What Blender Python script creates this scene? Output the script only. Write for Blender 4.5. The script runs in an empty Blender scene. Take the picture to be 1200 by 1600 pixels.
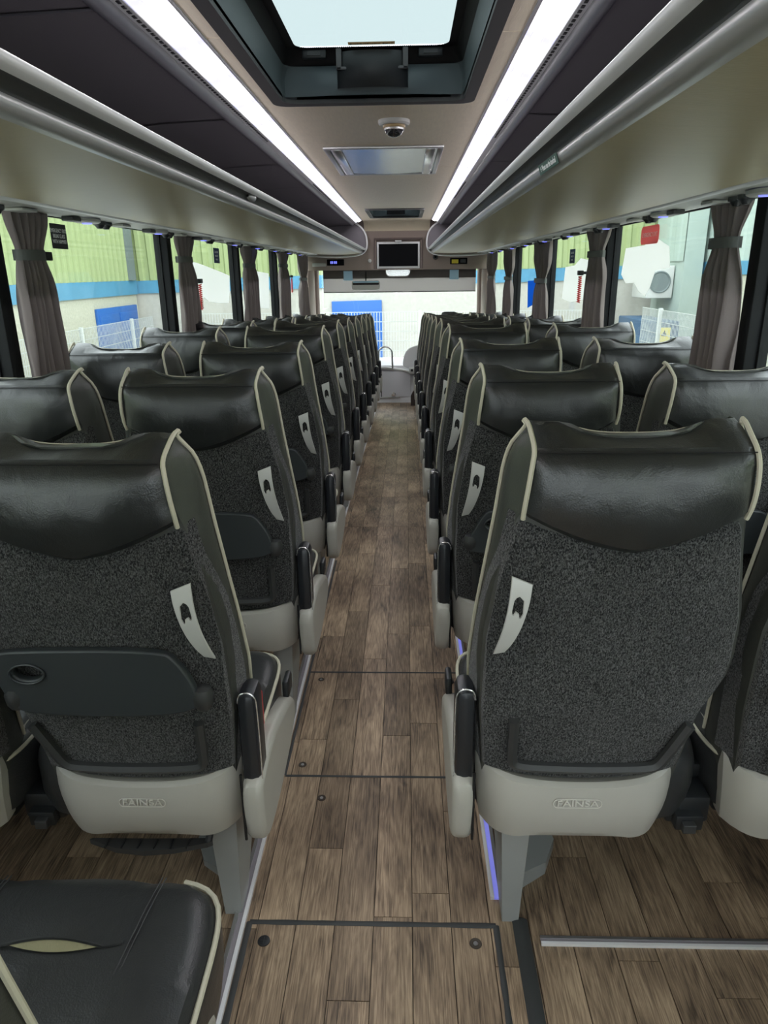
import bpy, math, random
from mathutils import Vector, Matrix, noise
random.seed(7)
C = bpy.context.scene
COL = C.collection
PI = math.pi
# ------------------------------------------------------------------ camera, sky, exposure
H = 1.38
cam_d = bpy.data.cameras.new('camera'); cam = bpy.data.objects.new('camera', cam_d); COL.objects.link(cam)
cam_d.sensor_fit = 'VERTICAL'; cam_d.sensor_height = 24.0; cam_d.lens = 24.0*1109/1600
cam_d.clip_start = 0.02; cam_d.clip_end = 200
R_ = Vector((0.9995144, 0.02901465, -0.01136255)); U_ = Vector((0.0014245, 0.32172131, 0.94683334)); F_ = Vector((-0.03112761, 0.94638974, -0.32152375))
M = Matrix((R_, U_, -F_)).transposed().to_4x4(); M.translation = Vector((0, 0, H)); cam.matrix_world = M
C.camera = cam
w = bpy.data.worlds.new('overcast_sky'); C.world = w; w.use_nodes = True
nt = w.node_tree; nt.nodes.clear()
wo = nt.nodes.new('ShaderNodeOutputWorld'); bg = nt.nodes.new('ShaderNodeBackground')
bg.inputs[0].default_value = (0.88, 0.95, 1.0, 1); bg.inputs[1].default_value = 5.0
nt.links.new(bg.outputs[0], wo.inputs[0])
C.view_settings.view_transform = 'Standard'; C.view_settings.look = 'None'
C.view_settings.gamma = 1; C.view_settings.use_curve_mapping = False
C.view_settings.exposure = 0.35

XC = -0.105           # centre line of the coach
def zf(y):            # floor height: flat at the back, ramp down towards the front
    return 0.0 if y < 3.8 else -(y-3.8)*0.045

# ------------------------------------------------------------------ materials
def mat(name, col, rough=.5, metal=0, bump=0, bscale=200, var=0, vscale=5, emit=None, es=0, coat=0, spec=.5, stretch=None):
    m = bpy.data.materials.new(name); m.use_nodes = True
    n = m.node_tree; b = n.nodes['Principled BSDF']
    b.inputs['Base Color'].default_value = (*col, 1); b.inputs['Roughness'].default_value = rough
    b.inputs['Metallic'].default_value = metal; b.inputs['Specular IOR Level'].default_value = spec
    if coat: b.inputs['Coat Weight'].default_value = coat
    if emit: b.inputs['Emission Color'].default_value = (*emit, 1); b.inputs['Emission Strength'].default_value = es
    tc = n.nodes.new('ShaderNodeTexCoord'); src = tc.outputs['Object']
    if stretch:
        mp = n.nodes.new('ShaderNodeMapping'); mp.inputs['Scale'].default_value = stretch
        n.links.new(src, mp.inputs[0]); src = mp.outputs[0]
    if bump:
        t = n.nodes.new('ShaderNodeTexNoise'); t.inputs['Scale'].default_value = bscale; t.inputs['Detail'].default_value = 3
        bp = n.nodes.new('ShaderNodeBump'); bp.inputs['Strength'].default_value = bump; bp.inputs['Distance'].default_value = .002
        n.links.new(src, t.inputs['Vector']); n.links.new(t.outputs[0], bp.inputs['Height']); n.links.new(bp.outputs[0], b.inputs['Normal'])
    if var:
        t = n.nodes.new('ShaderNodeTexNoise'); t.inputs['Scale'].default_value = vscale; t.inputs['Detail'].default_value = 5
        r = n.nodes.new('ShaderNodeMapRange'); r.inputs[1].default_value = .3; r.inputs[2].default_value = .7
        r.inputs[3].default_value = 1-var; r.inputs[4].default_value = 1+var
        mx = n.nodes.new('ShaderNodeVectorMath'); mx.operation = 'SCALE'; mx.inputs[0].default_value = col
        n.links.new(src, t.inputs['Vector']); n.links.new(t.outputs[0], r.inputs[0]); n.links.new(r.outputs[0], mx.inputs['Scale'])
        n.links.new(mx.outputs[0], b.inputs['Base Color'])
    return m
def leather(name, col, rough):
    m = mat(name, col, rough, bump=0)
    n = m.node_tree; b = n.nodes['Principled BSDF']
    tc = n.nodes.new('ShaderNodeTexCoord')
    v = n.nodes.new('ShaderNodeTexVoronoi'); v.inputs['Scale'].default_value = 420
    t = n.nodes.new('ShaderNodeTexNoise'); t.inputs['Scale'].default_value = 11; t.inputs['Detail'].default_value = 4; t.inputs['Distortion'].default_value = 1.2
    b1 = n.nodes.new('ShaderNodeBump'); b1.inputs['Strength'].default_value = .25; b1.inputs['Distance'].default_value = .0008
    b2 = n.nodes.new('ShaderNodeBump'); b2.inputs['Strength'].default_value = .2; b2.inputs['Distance'].default_value = .012
    n.links.new(tc.outputs['Object'], v.inputs['Vector']); n.links.new(tc.outputs['Object'], t.inputs['Vector'])
    n.links.new(v.outputs[0], b1.inputs['Height']); n.links.new(t.outputs[0], b2.inputs['Height'])
    n.links.new(b1.outputs[0], b2.inputs['Normal']); n.links.new(b2.outputs[0], b.inputs['Normal'])
    return m
def carpet(name, lo, hi, sc=260):
    m = mat(name, lo, .95, spec=.15)
    n = m.node_tree; b = n.nodes['Principled BSDF']
    tc = n.nodes.new('ShaderNodeTexCoord'); mp = n.nodes.new('ShaderNodeMapping'); mp.inputs['Scale'].default_value = (1, 1, .55)
    t = n.nodes.new('ShaderNodeTexNoise'); t.inputs['Scale'].default_value = sc; t.inputs['Detail'].default_value = 2; t.inputs['Distortion'].default_value = .6
    r = n.nodes.new('ShaderNodeValToRGB'); e = r.color_ramp.elements
    e[0].position = .40; e[0].color = (*lo, 1); e[1].position = .72; e[1].color = (*hi, 1)
    t2 = n.nodes.new('ShaderNodeTexNoise'); t2.inputs['Scale'].default_value = 9
    r2 = n.nodes.new('ShaderNodeMapRange'); r2.inputs[3].default_value = .7; r2.inputs[4].default_value = 1.3
    mx = n.nodes.new('ShaderNodeVectorMath'); mx.operation = 'SCALE'
    bp = n.nodes.new('ShaderNodeBump'); bp.inputs['Strength'].default_value = .8; bp.inputs['Distance'].default_value = .003
    L = n.links.new
    L(tc.outputs['Object'], mp.inputs[0]); L(mp.outputs[0], t.inputs['Vector']); L(tc.outputs['Object'], t2.inputs['Vector'])
    L(t.outputs[0], r.inputs[0]); L(t2.outputs[0], r2.inputs[0]); L(r.outputs[0], mx.inputs[0]); L(r2.outputs[0], mx.inputs['Scale'])
    L(mx.outputs[0], b.inputs['Base Color']); L(t.outputs[0], bp.inputs['Height']); L(bp.outputs[0], b.inputs['Normal'])
    b.inputs['Sheen Weight'].default_value = .25
    return m
def wood(name):
    m = mat(name, (.3, .2, .13), .5, spec=.35)
    n = m.node_tree; b = n.nodes['Principled BSDF']; L = n.links.new
    g = n.nodes.new('ShaderNodeNewGeometry'); oi = n.nodes.new('ShaderNodeObjectInfo')
    off = n.nodes.new('ShaderNodeVectorMath'); off.operation = 'SCALE'; off.inputs[0].default_value = (37, 53, 11)
    L(oi.outputs['Random'], off.inputs['Scale'])
    ad = n.nodes.new('ShaderNodeVectorMath'); L(g.outputs['Position'], ad.inputs[0]); L(off.outputs[0], ad.inputs[1])
    def nz(scale, sc, det=6, dist=0):
        mp = n.nodes.new('ShaderNodeMapping'); mp.inputs['Scale'].default_value = scale
        t = n.nodes.new('ShaderNodeTexNoise'); t.inputs['Scale'].default_value = sc; t.inputs['Detail'].default_value = det; t.inputs['Distortion'].default_value = dist
        L(ad.outputs[0], mp.inputs[0]); L(mp.outputs[0], t.inputs['Vector']); return t
    fine = nz((1, .035, 1), 380, 4, .3); broad = nz((1, .16, 1), 38, 6, 2.2); blot = nz((1, .5, 1), 7, 3)
    r = n.nodes.new('ShaderNodeValToRGB'); e = r.color_ramp.elements
    e[0].position = .37; e[0].color = (.060, .043, .031, 1); e[1].position = .66; e[1].color = (.50, .37, .245, 1)
    e2 = e.new(.5); e2.color = (.24, .17, .112, 1)
    a1 = n.nodes.new('ShaderNodeMath'); a1.operation = 'MULTIPLY'; a1.inputs[1].default_value = .38; L(fine.outputs[0], a1.inputs[0])
    a2 = n.nodes.new('ShaderNodeMath'); a2.operation = 'MULTIPLY_ADD'; a2.inputs[1].default_value = .27; L(broad.outputs[0], a2.inputs[0]); L(a1.outputs[0], a2.inputs[2])
    a3 = n.nodes.new('ShaderNodeMath'); a3.operation = 'MULTIPLY_ADD'; a3.inputs[1].default_value = .37; L(blot.outputs[0], a3.inputs[0]); L(a2.outputs[0], a3.inputs[2])
    L(a3.outputs[0], r.inputs[0])
    rr = n.nodes.new('ShaderNodeMapRange'); rr.inputs[3].default_value = .82; rr.inputs[4].default_value = 1.15; L(oi.outputs['Random'], rr.inputs[0])
    mx = n.nodes.new('ShaderNodeVectorMath'); mx.operation = 'SCALE'; L(r.outputs[0], mx.inputs[0]); L(rr.outputs[0], mx.inputs['Scale'])
    L(mx.outputs[0], b.inputs['Base Color'])
    bp = n.nodes.new('ShaderNodeBump'); bp.inputs['Strength'].default_value = .3; bp.inputs['Distance'].default_value = .001
    L(fine.outputs[0], bp.inputs['Height']); L(bp.outputs[0], b.inputs['Normal'])
    return m
def glass(name, tint, gloss=.06):
    m = bpy.data.materials.new(name); m.use_nodes = True; n = m.node_tree; n.nodes.clear()
    o = n.nodes.new('ShaderNodeOutputMaterial'); mx = n.nodes.new('ShaderNodeMixShader'); mx.inputs[0].default_value = gloss
    t = n.nodes.new('ShaderNodeBsdfTransparent'); t.inputs[0].default_value = (*tint, 1)
    g = n.nodes.new('ShaderNodeBsdfGlossy'); g.inputs['Roughness'].default_value = .03
    n.links.new(t.outputs[0], mx.inputs[1]); n.links.new(g.outputs[0], mx.inputs[2]); n.links.new(mx.outputs[0], o.inputs[0])
    return m
LEATHER = leather('black_leather', (.013, .0145, .015), .36)
LEATHER.node_tree.nodes['Principled BSDF'].inputs['Specular IOR Level'].default_value = .75
def paper(name, col, k=.85):
    m = mat(name, col, .8); n = m.node_tree; o = n.nodes['Material Output']; b = n.nodes['Principled BSDF']
    tr = n.nodes.new('ShaderNodeBsdfTranslucent'); tr.inputs[0].default_value = (*col, 1); mx = n.nodes.new('ShaderNodeMixShader'); mx.inputs[0].default_value = k
    n.links.new(b.outputs[0], mx.inputs[1]); n.links.new(tr.outputs[0], mx.inputs[2]); n.links.new(mx.outputs[0], o.inputs[0]); return m
SEATL = leather('seat_leather', (.030, .031, .032), .33)  # cushion base lightened to stand in for sheen from above
LEATHER2 = leather('side_leather', (.046, .048, .043), .46)
CARPET = carpet('grey_fleck_carpet', (.006, .0065, .007), (.125, .125, .125), 460)
DARKCARPET = mat('rack_lining', (.15, .138, .15), .85, bump=.3, bscale=300, spec=.2)
PIPE = mat('beige_piping', (.50, .47, .37), .6)
SHELL = mat('pale_grey_plastic', (.40, .385, .345), .38, bump=.08, bscale=900, var=.05, vscale=3)
LOGOM = mat('raised_lit_logo', (.62, .60, .55), .35)  # shell grey painted paler where the raised lettering catches light
WHITEP = mat('white_plastic', (.55, .55, .53), .35)
BLACKP = mat('black_plastic', (.014, .016, .018), .42)
TRAYM = mat('tray_plastic', (.030, .035, .038), .45, bump=.15, bscale=700)
FRAMEM = mat('pocket_frame_plastic', (.035, .036, .037), .5)
PAD = mat('armrest_pad', (.016, .018, .022), .35)
CHROME = mat('chrome', (.80, .80, .80), .22, metal=.8)
ALU = mat('brushed_aluminium', (.55, .55, .55), .35, metal=.9)
LEGM = mat('grey_painted_steel', (.30, .31, .30), .45, var=.06)
RED = mat('red_plastic', (.7, .04, .04), .4)
FOAM = mat('torn_foam', (.27, .25, .15), .95, bump=.4)
WOOD = wood('wood_look_vinyl')
SUBFLOOR = mat('floor_joint', (.055, .042, .032), .8)
RUBBER = mat('dark_rubber', (.035, .037, .037), .6)
BEIGE = mat('beige_lining', (.86, .75, .57), .5, bump=.25, bscale=60, var=.04, vscale=14, stretch=(8, 1, 8), spec=.4)
OLIVE = mat('rack_underside', (.35, .30, .175), .38, bump=.15, bscale=60, var=.03, vscale=8, stretch=(1, 6, 1), spec=.5)
SILVER = mat('silver_rail', (.44, .44, .43), .32, metal=.35)
LIGHTRAIL = mat('light_grey_rail', (.60, .60, .60), .4, metal=.1)
CHANNEL = mat('dark_channel', (.035, .036, .034), .5)
ROUNDRAIL = mat('charcoal_rail', (.10, .10, .115), .35)
GREYP = mat('grey_service_panel', (.36, .36, .33), .45)
HATCH = mat('hatch_grey_plastic', (.105, .13, .14), .5, bump=.1, bscale=500)
HATCHRIM = mat('hatch_rim', (.10, .098, .10), .6)
BLACK = mat('matt_black', (.006, .006, .007), .6)
SCREEN = mat('screen_black', (.002, .002, .003), .5, spec=.08)
TAUPE = mat('taupe_lining', (.30, .235, .205), .6, bump=.1, bscale=200)
CURT = mat('curtain_taupe', (.20, .17, .165), .9, bump=.3, bscale=600, spec=.2)
TIE = mat('curtain_tie', (.10, .105, .10), .8)
PILLAR = mat('pillar_black', (.010, .011, .012), .7, spec=.2)
WALLM = mat('wall_lining', (.12, .115, .115), .85)
BLINDD = mat('blind_dark', (.10, .09, .086), .8)
BLINDL = paper('blind_grey', (.34, .31, .30), .4)
GLASS = glass('tinted_side_glass', (.86, .88, .865))
WGLASS = glass('windscreen_glass', (.95, .965, .96), .04)
RGLASS = glass('roof_glass', (.36, .385, .38), .03)
CONSOLE = mat('console_grey', (.74, .73, .75), .5)  # grey raised in place of daylight through the windscreen
WHITETRANS = paper('translucent_white', (.85, .84, .84))
LBLUE = mat('light_blue_sticker', (.50, .78, .98), .7)
MBLUE = paper('mid_blue_sheet', (.05, .25, .65))
TANST = paper('tan_sticker', (.55, .42, .28), .7)
NAVY = mat('navy_sticker', (.02, .05, .14), .6)
GREEN = mat('dark_green_sticker', (.012, .07, .045), .5)
REDST = paper('red_sticker', (.78, .30, .30), .6)
WHITE = mat('white_print', (.95, .95, .95), .6)
YELLOW = mat('yellow_label', (.75, .6, .05), .6)
LEDM = mat('led_diffuser', (.8, .8, .85), .5)
def led_nodes(m):
    n = m.node_tree; b = n.nodes['Principled BSDF']; L = n.links.new
    g = n.nodes.new('ShaderNodeNewGeometry'); sx = n.nodes.new('ShaderNodeSeparateXYZ'); L(g.outputs['Position'], sx.inputs[0])
    mul = n.nodes.new('ShaderNodeMath'); mul.operation = 'MULTIPLY'; mul.inputs[1].default_value = 2*PI/.33; L(sx.outputs[1], mul.inputs[0])
    s = n.nodes.new('ShaderNodeMath'); s.operation = 'SINE'; L(mul.outputs[0], s.inputs[0])
    r = n.nodes.new('ShaderNodeValToRGB'); e = r.color_ramp.elements
    e[0].position = .35; e[0].color = (.93, .92, .97, 1); e[1].position = 1.0; e[1].color = (.62, .62, 1, 1)
    L(s.outputs[0], r.inputs[0]); L(r.outputs[0], b.inputs['Emission Color']); b.inputs['Emission Strength'].default_value = 1.0
led_nodes(LEDM)
LEDCORE = mat('led_core', (.8, .8, .85), .5, emit=(.97, .95, 1), es=30)
BLUELED = mat('blue_led', (.1, .12, .6), .4, emit=(.18, .2, 1), es=1.3)
DIMLED = mat('floor_led', (.24, .22, .24), .4)
BLUETRIM = mat('blue_floor_led', (.3, .3, .6), .4, emit=(.22, .24, 1), es=.35)
BRIGHTRAIL = mat('polished_rail', (.85, .85, .86), .3, metal=.25)
# outside
CORR = mat('green_cladding', (.30, .36, .17), .6)
PALECORR = mat('pale_cladding', (.36, .43, .39), .6)
BSTRIP = mat('sky_blue_fascia', (.07, .24, .38), .6, var=.08, vscale=3)
PEBBLE = mat('pebbledash', (.45, .44, .35), .95, bump=.6, bscale=40, var=.12, vscale=25)
PEBBLEF = mat('cream_render', (.44, .425, .38), .95, bump=.5, bscale=30, var=.06, vscale=12)
BDOOR = mat('bright_blue_door', (.012, .10, .36), .5)
MESHM = mat('white_fence_wire', (.55, .57, .55), .6)
BLUEPOST = mat('blue_post', (.05, .15, .6), .5)
GROUND = mat('pale_concrete', (.55, .54, .51), .9, var=.15, vscale=2)  # made pale to bounce daylight up to the ceiling
GREENDARK = mat('dark_grey_post', (.15, .18, .18), .6)

# ------------------------------------------------------------------ mesh helpers
def link(name, me, m=None, parent=None, loc=None):
    o = bpy.data.objects.new(name, me); COL.objects.link(o)
    if m is not None and me is not None and not me.materials: me.materials.append(m)
    if parent is not None: o.parent = parent
    if loc is not None: o.location = loc
    return o
def mesh(name, v, f, m, parent=None, smooth=True, loc=None):
    me = bpy.data.meshes.new(name); me.from_pydata([tuple(p) for p in v], [], f); me.update()
    if smooth:
        me.polygons.foreach_set('use_smooth', [True]*len(me.polygons))
        try: me.set_sharp_from_angle(angle=math.radians(38))
        except Exception: pass
    return link(name, me, m, parent, loc)
class MB:
    def __init__(s): s.v = []; s.f = []
    def add(s, v, f):
        k = len(s.v); s.v += [tuple(p) for p in v]; s.f += [tuple(i+k for i in q) for q in f]; return s
    def box(s, x0, x1, y0, y1, z0, z1, c=0):
        if x0 > x1: x0, x1 = x1, x0
        if y0 > y1: y0, y1 = y1, y0
        if z0 > z1: z0, z1 = z1, z0
        if not c:
            v = [(x, y, z) for z in (z0, z1) for y in (y0, y1) for x in (x0, x1)]
            return s.add(v, [(0,2,3,1),(4,5,7,6),(0,1,5,4),(2,6,7,3),(0,4,6,2),(1,3,7,5)])
        # chamfered in all axes
        import bmesh
        bm = bmesh.new(); bmesh.ops.create_cube(bm, size=1)
        bmesh.ops.scale(bm, vec=(x1-x0, y1-y0, z1-z0), verts=bm.verts); bmesh.ops.translate(bm, vec=((x0+x1)/2, (y0+y1)/2, (z0+z1)/2), verts=bm.verts)
        bmesh.ops.bevel(bm, geom=bm.edges[:], offset=c, segments=2, affect='EDGES', profile=.5)
        bm.verts.index_update(); v = [p.co[:] for p in bm.verts]; f = [[q.index for q in p.verts] for p in bm.faces]; bm.free()
        return s.add(v, f)
    def grid(s, fn, nu, nv, closeu=False, flip=False):
        k = len(s.v); cu = nu if closeu else nu+1
        for j in range(nv+1):
            for i in range(cu): s.v.append(tuple(fn(i/nu, j/nv)))
        for j in range(nv):
            for i in range(nu):
                a = k+j*cu+i; b = k+j*cu+(i+1) % cu; c = b+cu; d = a+cu
                s.f.append((a, d, c, b) if flip else (a, b, c, d))
        return s
    def tube(s, pts, r, n=8, closed=False, cap=True):
        pts = [Vector(p) for p in pts]; N = len(pts); k = len(s.v); up = None
        for i, p in enumerate(pts):
            t = ((pts[(i+1) % N] if (closed or i < N-1) else p)-(pts[i-1] if (closed or i > 0) else p)).normalized()
            if up is None:
                up = Vector((0, 0, 1)) if abs(t.z) < .9 else Vector((1, 0, 0))
            a = t.cross(up).normalized(); b = a.cross(t).normalized(); up = b
            rr = r(i/(N-1)) if callable(r) else r
            for q in range(n):
                an = 2*PI*q/n; s.v.append(tuple(p+a*math.cos(an)*rr+b*math.sin(an)*rr))
        m_ = N if closed else N-1
        for i in range(m_):
            for q in range(n):
                j = (i+1) % N; s.f.append((k+i*n+q, k+i*n+(q+1) % n, k+j*n+(q+1) % n, k+j*n+q))
        if not closed and cap:
            s.f.append(tuple(k+q for q in range(n))[::-1]); s.f.append(tuple(k+(N-1)*n+q for q in range(n)))
        return s
    def lathe(s, prof, n=20, c=(0, 0, 0), axis='z'):
        def fn(u, v):
            i = min(int(round(v*(len(prof)-1))), len(prof)-1); r, h = prof[i]; a = 2*PI*u
            p = (r*math.cos(a), r*math.sin(a), h)
            if axis == 'y': p = (p[0], p[2], p[1])
            if axis == 'x': p = (p[2], p[0], p[1])
            return (p[0]+c[0], p[1]+c[1], p[2]+c[2])
        return s.grid(fn, n, len(prof)-1, closeu=True)
    def prism(s, poly, fn, t0, t1):
        """poly 2-D outline; fn(a,b,t)->xyz"""
        n = len(poly); k = len(s.v)
        for t in (t0, t1):
            for a, b in poly: s.v.append(tuple(fn(a, b, t)))
        s.f.append(tuple(k+i for i in range(n))[::-1]); s.f.append(tuple(k+n+i for i in range(n)))
        for i in range(n): s.f.append((k+i, k+(i+1) % n, k+n+(i+1) % n, k+n+i))
        return s
    def build(s, name, m, parent=None, smooth=True, loc=None, mirror=False):
        v = s.v; f = s.f
        if mirror: v = [(-a, b, c) for a, b, c in v]; f = [tuple(q)[::-1] for q in f]
        return mesh(name, v, f, m, parent, smooth, loc)
def plate(name, outlines, depth, bevel, m, parent, fn=None, res=1):
    """flat outline with holes, thickened and bevelled; outlines in XZ, fn maps (x,z,t)->point"""
    cu = bpy.data.curves.new(name, 'CURVE'); cu.dimensions = '2D'; cu.fill_mode = 'BOTH'
    cu.extrude = max(depth/2-bevel, 0); cu.bevel_depth = bevel; cu.bevel_resolution = res
    for o in outlines:
        sp = cu.splines.new('POLY'); sp.points.add(len(o)-1); sp.use_cyclic_u = True
        for i, (a, b) in enumerate(o): sp.points[i].co = (a, b, 0, 1)
    ob = bpy.data.objects.new(name, cu); COL.objects.link(ob)
    me = bpy.data.meshes.new_from_object(ob.evaluated_get(bpy.context.evaluated_depsgraph_get()))
    bpy.data.objects.remove(ob); bpy.data.curves.remove(cu)
    for v in me.vertices:
        x, z, t = v.co
        v.co = fn(x, z, t) if fn else (x, -t, z)
    me.materials.clear(); me.polygons.foreach_set('use_smooth', [True]*len(me.polygons))
    try: me.set_sharp_from_angle(angle=math.radians(35))
    except Exception: pass
    me.update(); return link(name, me, m, parent)
def text_mesh(name, txt, size, m, parent, mtx, depth=.0006, sx=1.0):
    cu = bpy.data.curves.new(name, 'FONT'); cu.body = txt; cu.size = size; cu.extrude = depth; cu.align_x = 'CENTER'; cu.align_y = 'CENTER'; cu.space_line = .95
    ob = bpy.data.objects.new(name, cu); COL.objects.link(ob)
    me = bpy.data.meshes.new_from_object(ob.evaluated_get(bpy.context.evaluated_depsgraph_get()))
    bpy.data.objects.remove(ob); bpy.data.curves.remove(cu)
    me.transform(mtx @ Matrix.Diagonal((sx, 1, 1, 1))); me.materials.clear(); return link(name, me, m, parent)
def rrect(x0, x1, z0, z1, r, n=5):
    o = []
    for cx, cz, a0 in ((x1-r, z1-r, 0), (x0+r, z1-r, 90), (x0+r, z0+r, 180), (x1-r, z0+r, 270)):
        for i in range(n+1):
            a = math.radians(a0+90*i/n); o.append((cx+r*math.cos(a), cz+r*math.sin(a)))
    return o
def smoothpoly(p, it=2):
    for _ in range(it):
        q = []
        for i in range(len(p)):
            a = p[i]; b = p[(i+1) % len(p)]
            q += [tuple(.75*x+.25*y for x, y in zip(a, b)), tuple(.25*x+.75*y for x, y in zip(a, b))]
        p = q
    return p
def smoothline(p, it=2):
    for _ in range(it):
        q = [p[0]]
        for i in range(len(p)-1):
            a = p[i]; b = p[i+1]
            q += [tuple(.75*x+.25*y for x, y in zip(a, b)), tuple(.25*x+.75*y for x, y in zip(a, b))]
        q.append(p[-1]); p = q
    return p
def lerp(k, t):
    if t <= k[0][0]: return k[0][1]
    for (a, b), (c, d) in zip(k, k[1:]):
        if t <= c:
            u = (t-a)/(c-a); return b+(d-b)*u
    return k[-1][1]
def empty(name, loc=(0, 0, 0), rot=(0, 0, 0)):
    o = bpy.data.objects.new(name, None); COL.objects.link(o); o.location = loc; o.rotation_euler = rot; o.empty_display_size = .05; return o
def tag(o, label=None, cat=None, group=None, kind=None):
    if label: o['label'] = label
    if cat: o['category'] = cat
    if group: o['group'] = group
    if kind: o['kind'] = kind
    return o
KIDS = {}
def kids(o): return [c for c in bpy.data.objects if c.parent == o]
def copy_tree(o, cache):
    if o.name not in cache: cache[o.name] = kids(o)
    c = o.copy(); COL.objects.link(c)
    for ch in cache[o.name]:
        d = copy_tree(ch, cache); d.parent = c
    return c
def struct(o): o['kind'] = 'structure'; return o

# ------------------------------------------------------------------ the setting: floor
Y0, Y1 = -1.7, 9.25
W = 1.18
fl = MB()
for a, b in ((Y0, 3.8), (3.8, 9.9)):
    fl.grid(lambda u, v: (XC-W+2*W*u, a+(b-a)*v, zf(a+(b-a)*v)-.004), 1, 1)
fl.grid(lambda u, v: (XC-W+2*W*u, Y0+(9.9-Y0)*v, -.7), 1, 1, flip=True)
floor = struct(fl.build('floor', SUBFLOOR, smooth=False))
PW, PL = .0865, .66
pme = {}
def plank(i, j0, y0, y1):
    """one plank of the wood-look floor"""
    ya, yb = y0+.0010, y1-.0010
    ln = round(yb-ya, 3)
    if ln not in pme:
        mb = MB(); mb.box(-PW/2+.0010, PW/2-.0010, -ln/2, ln/2, -.004, 0)
        me = bpy.data.meshes.new('plank'); me.from_pydata(mb.v, [], mb.f); me.update(); me.materials.append(WOOD); pme[ln] = me
    x = XC-W+PW*(i+.5); ym = (ya+yb)/2
    return pme[ln], x, ym
planks = []
ncol = int(2*W/PW)
for i in range(ncol):
    y = Y0+.2+random.random()*PL
    while y < 9.2:
        y1 = min(y+PL, 9.22)
        if y < 3.8 < y1: y1 = 3.8 if 3.8-y > .12 else y1
        if y1-y > .05: planks.append((i, y, y1))
        y = y1
def vis(p):   # planks that show largest: near ones of the aisle and the open floor on the right
    i, y, y1 = p; x = XC-W+PW*(i+.5)
    aisle = -.42 < x < .27
    if y1 < .75: return 99
    s = y
    if not aisle: s += 3.5 if x < 0 else (0.6 if y < 1.6 else 3.5)
    return s
planks.sort(key=vis)
rest = MB()
for k, (i, y, y1) in enumerate(planks):
    me, x, ym = plank(i, 0, y, y1)
    if k < 285:
        o = link('plank', me, None, floor, (x, ym, zf(ym)))
        if ym > 3.8: o.rotation_euler = (-math.atan(.045), 0, 0)
    else:
        h = (y1-y)/2-.0006
        rest.add([(x+sx*(PW/2-.0007), ym+sy*h, zf(ym+sy*h)+dz) for dz in (-.004, 0) for sy in (-1, 1) for sx in (-1, 1)],
                 [(0,2,3,1),(4,5,7,6),(0,1,5,4),(2,6,7,3),(0,4,6,2),(1,3,7,5)])
o = rest.build('planking', WOOD, floor, smooth=False); o['kind'] = 'stuff'
# access hatches: rubber seams, corner studs
def seam(pts, wd=.007):
    mb = MB()
    for (x0, y0), (x1, y1) in zip(pts, pts[1:]):
        n = max(2, int(math.hypot(x1-x0, y1-y0)/.02)); d = Vector((x1-x0, y1-y0, 0)).normalized(); q = Vector((-d.y, d.x, 0))
        def fn(u, v):
            p = Vector((x0, y0, 0)).lerp(Vector((x1, y1, 0)), u); wb = wd*(1+.25*noise.noise(p*23))
            a = (v-.5)*2; p = p+q*a*wb; return (p.x, p.y, zf(p.y)+.0006+.0022*(1-a*a))
        mb.grid(fn, n, 4)
    return mb
for pts, lab in (([(-.352, .3), (-.352, 1.203), (.198, 1.203), (.198, .3)], 'dark rubber seam framing the floor hatch nearest the camera'),
                 ([(-.35, 1.69), (.2, 1.69)], 'dark rubber joint across the aisle, just in front of the nearest floor hatch'),
                 ([(-.352, 2.25), (.2, 2.25)], 'dark rubber joint across the aisle farther forward, behind the second screw pair'),
                 ([(-.352, 1.69), (-.352, 3.3)], 'dark rubber joint running along the left side of the aisle beside the metal trim')):
    o = seam(pts, .0065 if pts[0][1] < 1 else .0045).build('floor_seam', RUBBER)
    tag(o, lab, 'seam', 'rubber joints in the aisle floor')
def stud(x, y, r, m, lab, cross=True, hole=False):
    t = empty('floor_stud' if not hole else 'floor_screw_cup', (x, y, zf(y))); tag(t, lab, 'screw cap', 'fixings in the aisle floor')
    if hole:
        MB().lathe([(r, .0004), (r*.96, .002), (r*.7, .0016), (r*.6, .0005), (0.0001, .0005)], 18).build('rim', m, t)
        MB().lathe([(r*.4, .0007), (r*.36, .0022), (.0001, .0022)], 12).build('screw', ALU, t)
    else:
        MB().lathe([(r, .0004), (r*.97, .0028), (r*.85, .0034), (.0001, .0034)], 24).build('cap', m, t)
        mb = MB(); mb.box(-r*.6, r*.6, -.0008, .0008, .0034, .004); mb.box(-.0008, .0008, -r*.6, r*.6, .0034, .004); mb.build('cross_mark', FRAMEM, t, smooth=False)
stud(-.311, 1.155, .0135, BLACKP, 'round black cap with a cross in the left corner of the nearest floor hatch')
stud(.149, 1.158, .0135, SUBFLOOR, 'open screw cup in the right corner of the nearest floor hatch', hole=True)
stud(-.304, 2.201, .011, SUBFLOOR, 'brown screw cup at the left of the farther floor hatch, below its far seam', hole=True)
stud(-.307, 1.739, .012, SUBFLOOR, 'brown screw cup at the left of the farther floor hatch, above its near seam', hole=True)
stud(.155, 2.19, .014, BLACKP, 'round black cap at the right of the farther floor hatch beside the seat')
stud(.157, 1.75, .014, BLACKP, 'round black cap at the right of the aisle half hidden by the nearest armrest')
stud(-.235, 1.60, .012, SUBFLOOR, 'worn brown plug in the aisle floor just behind the near seam', hole=True)
# rubber strip on the right
o = MB().grid(lambda u, v: (.235+.034*u+(.004 if v < .5 else 0)*0, .2+1.02*v, .0015+.006*math.sin(PI*u)), 6, 2).build('rubber_strip', RUBBER)
tag(o, 'broad black rubber strip on the floor behind the nearest right seat leg', 'strip')
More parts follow.
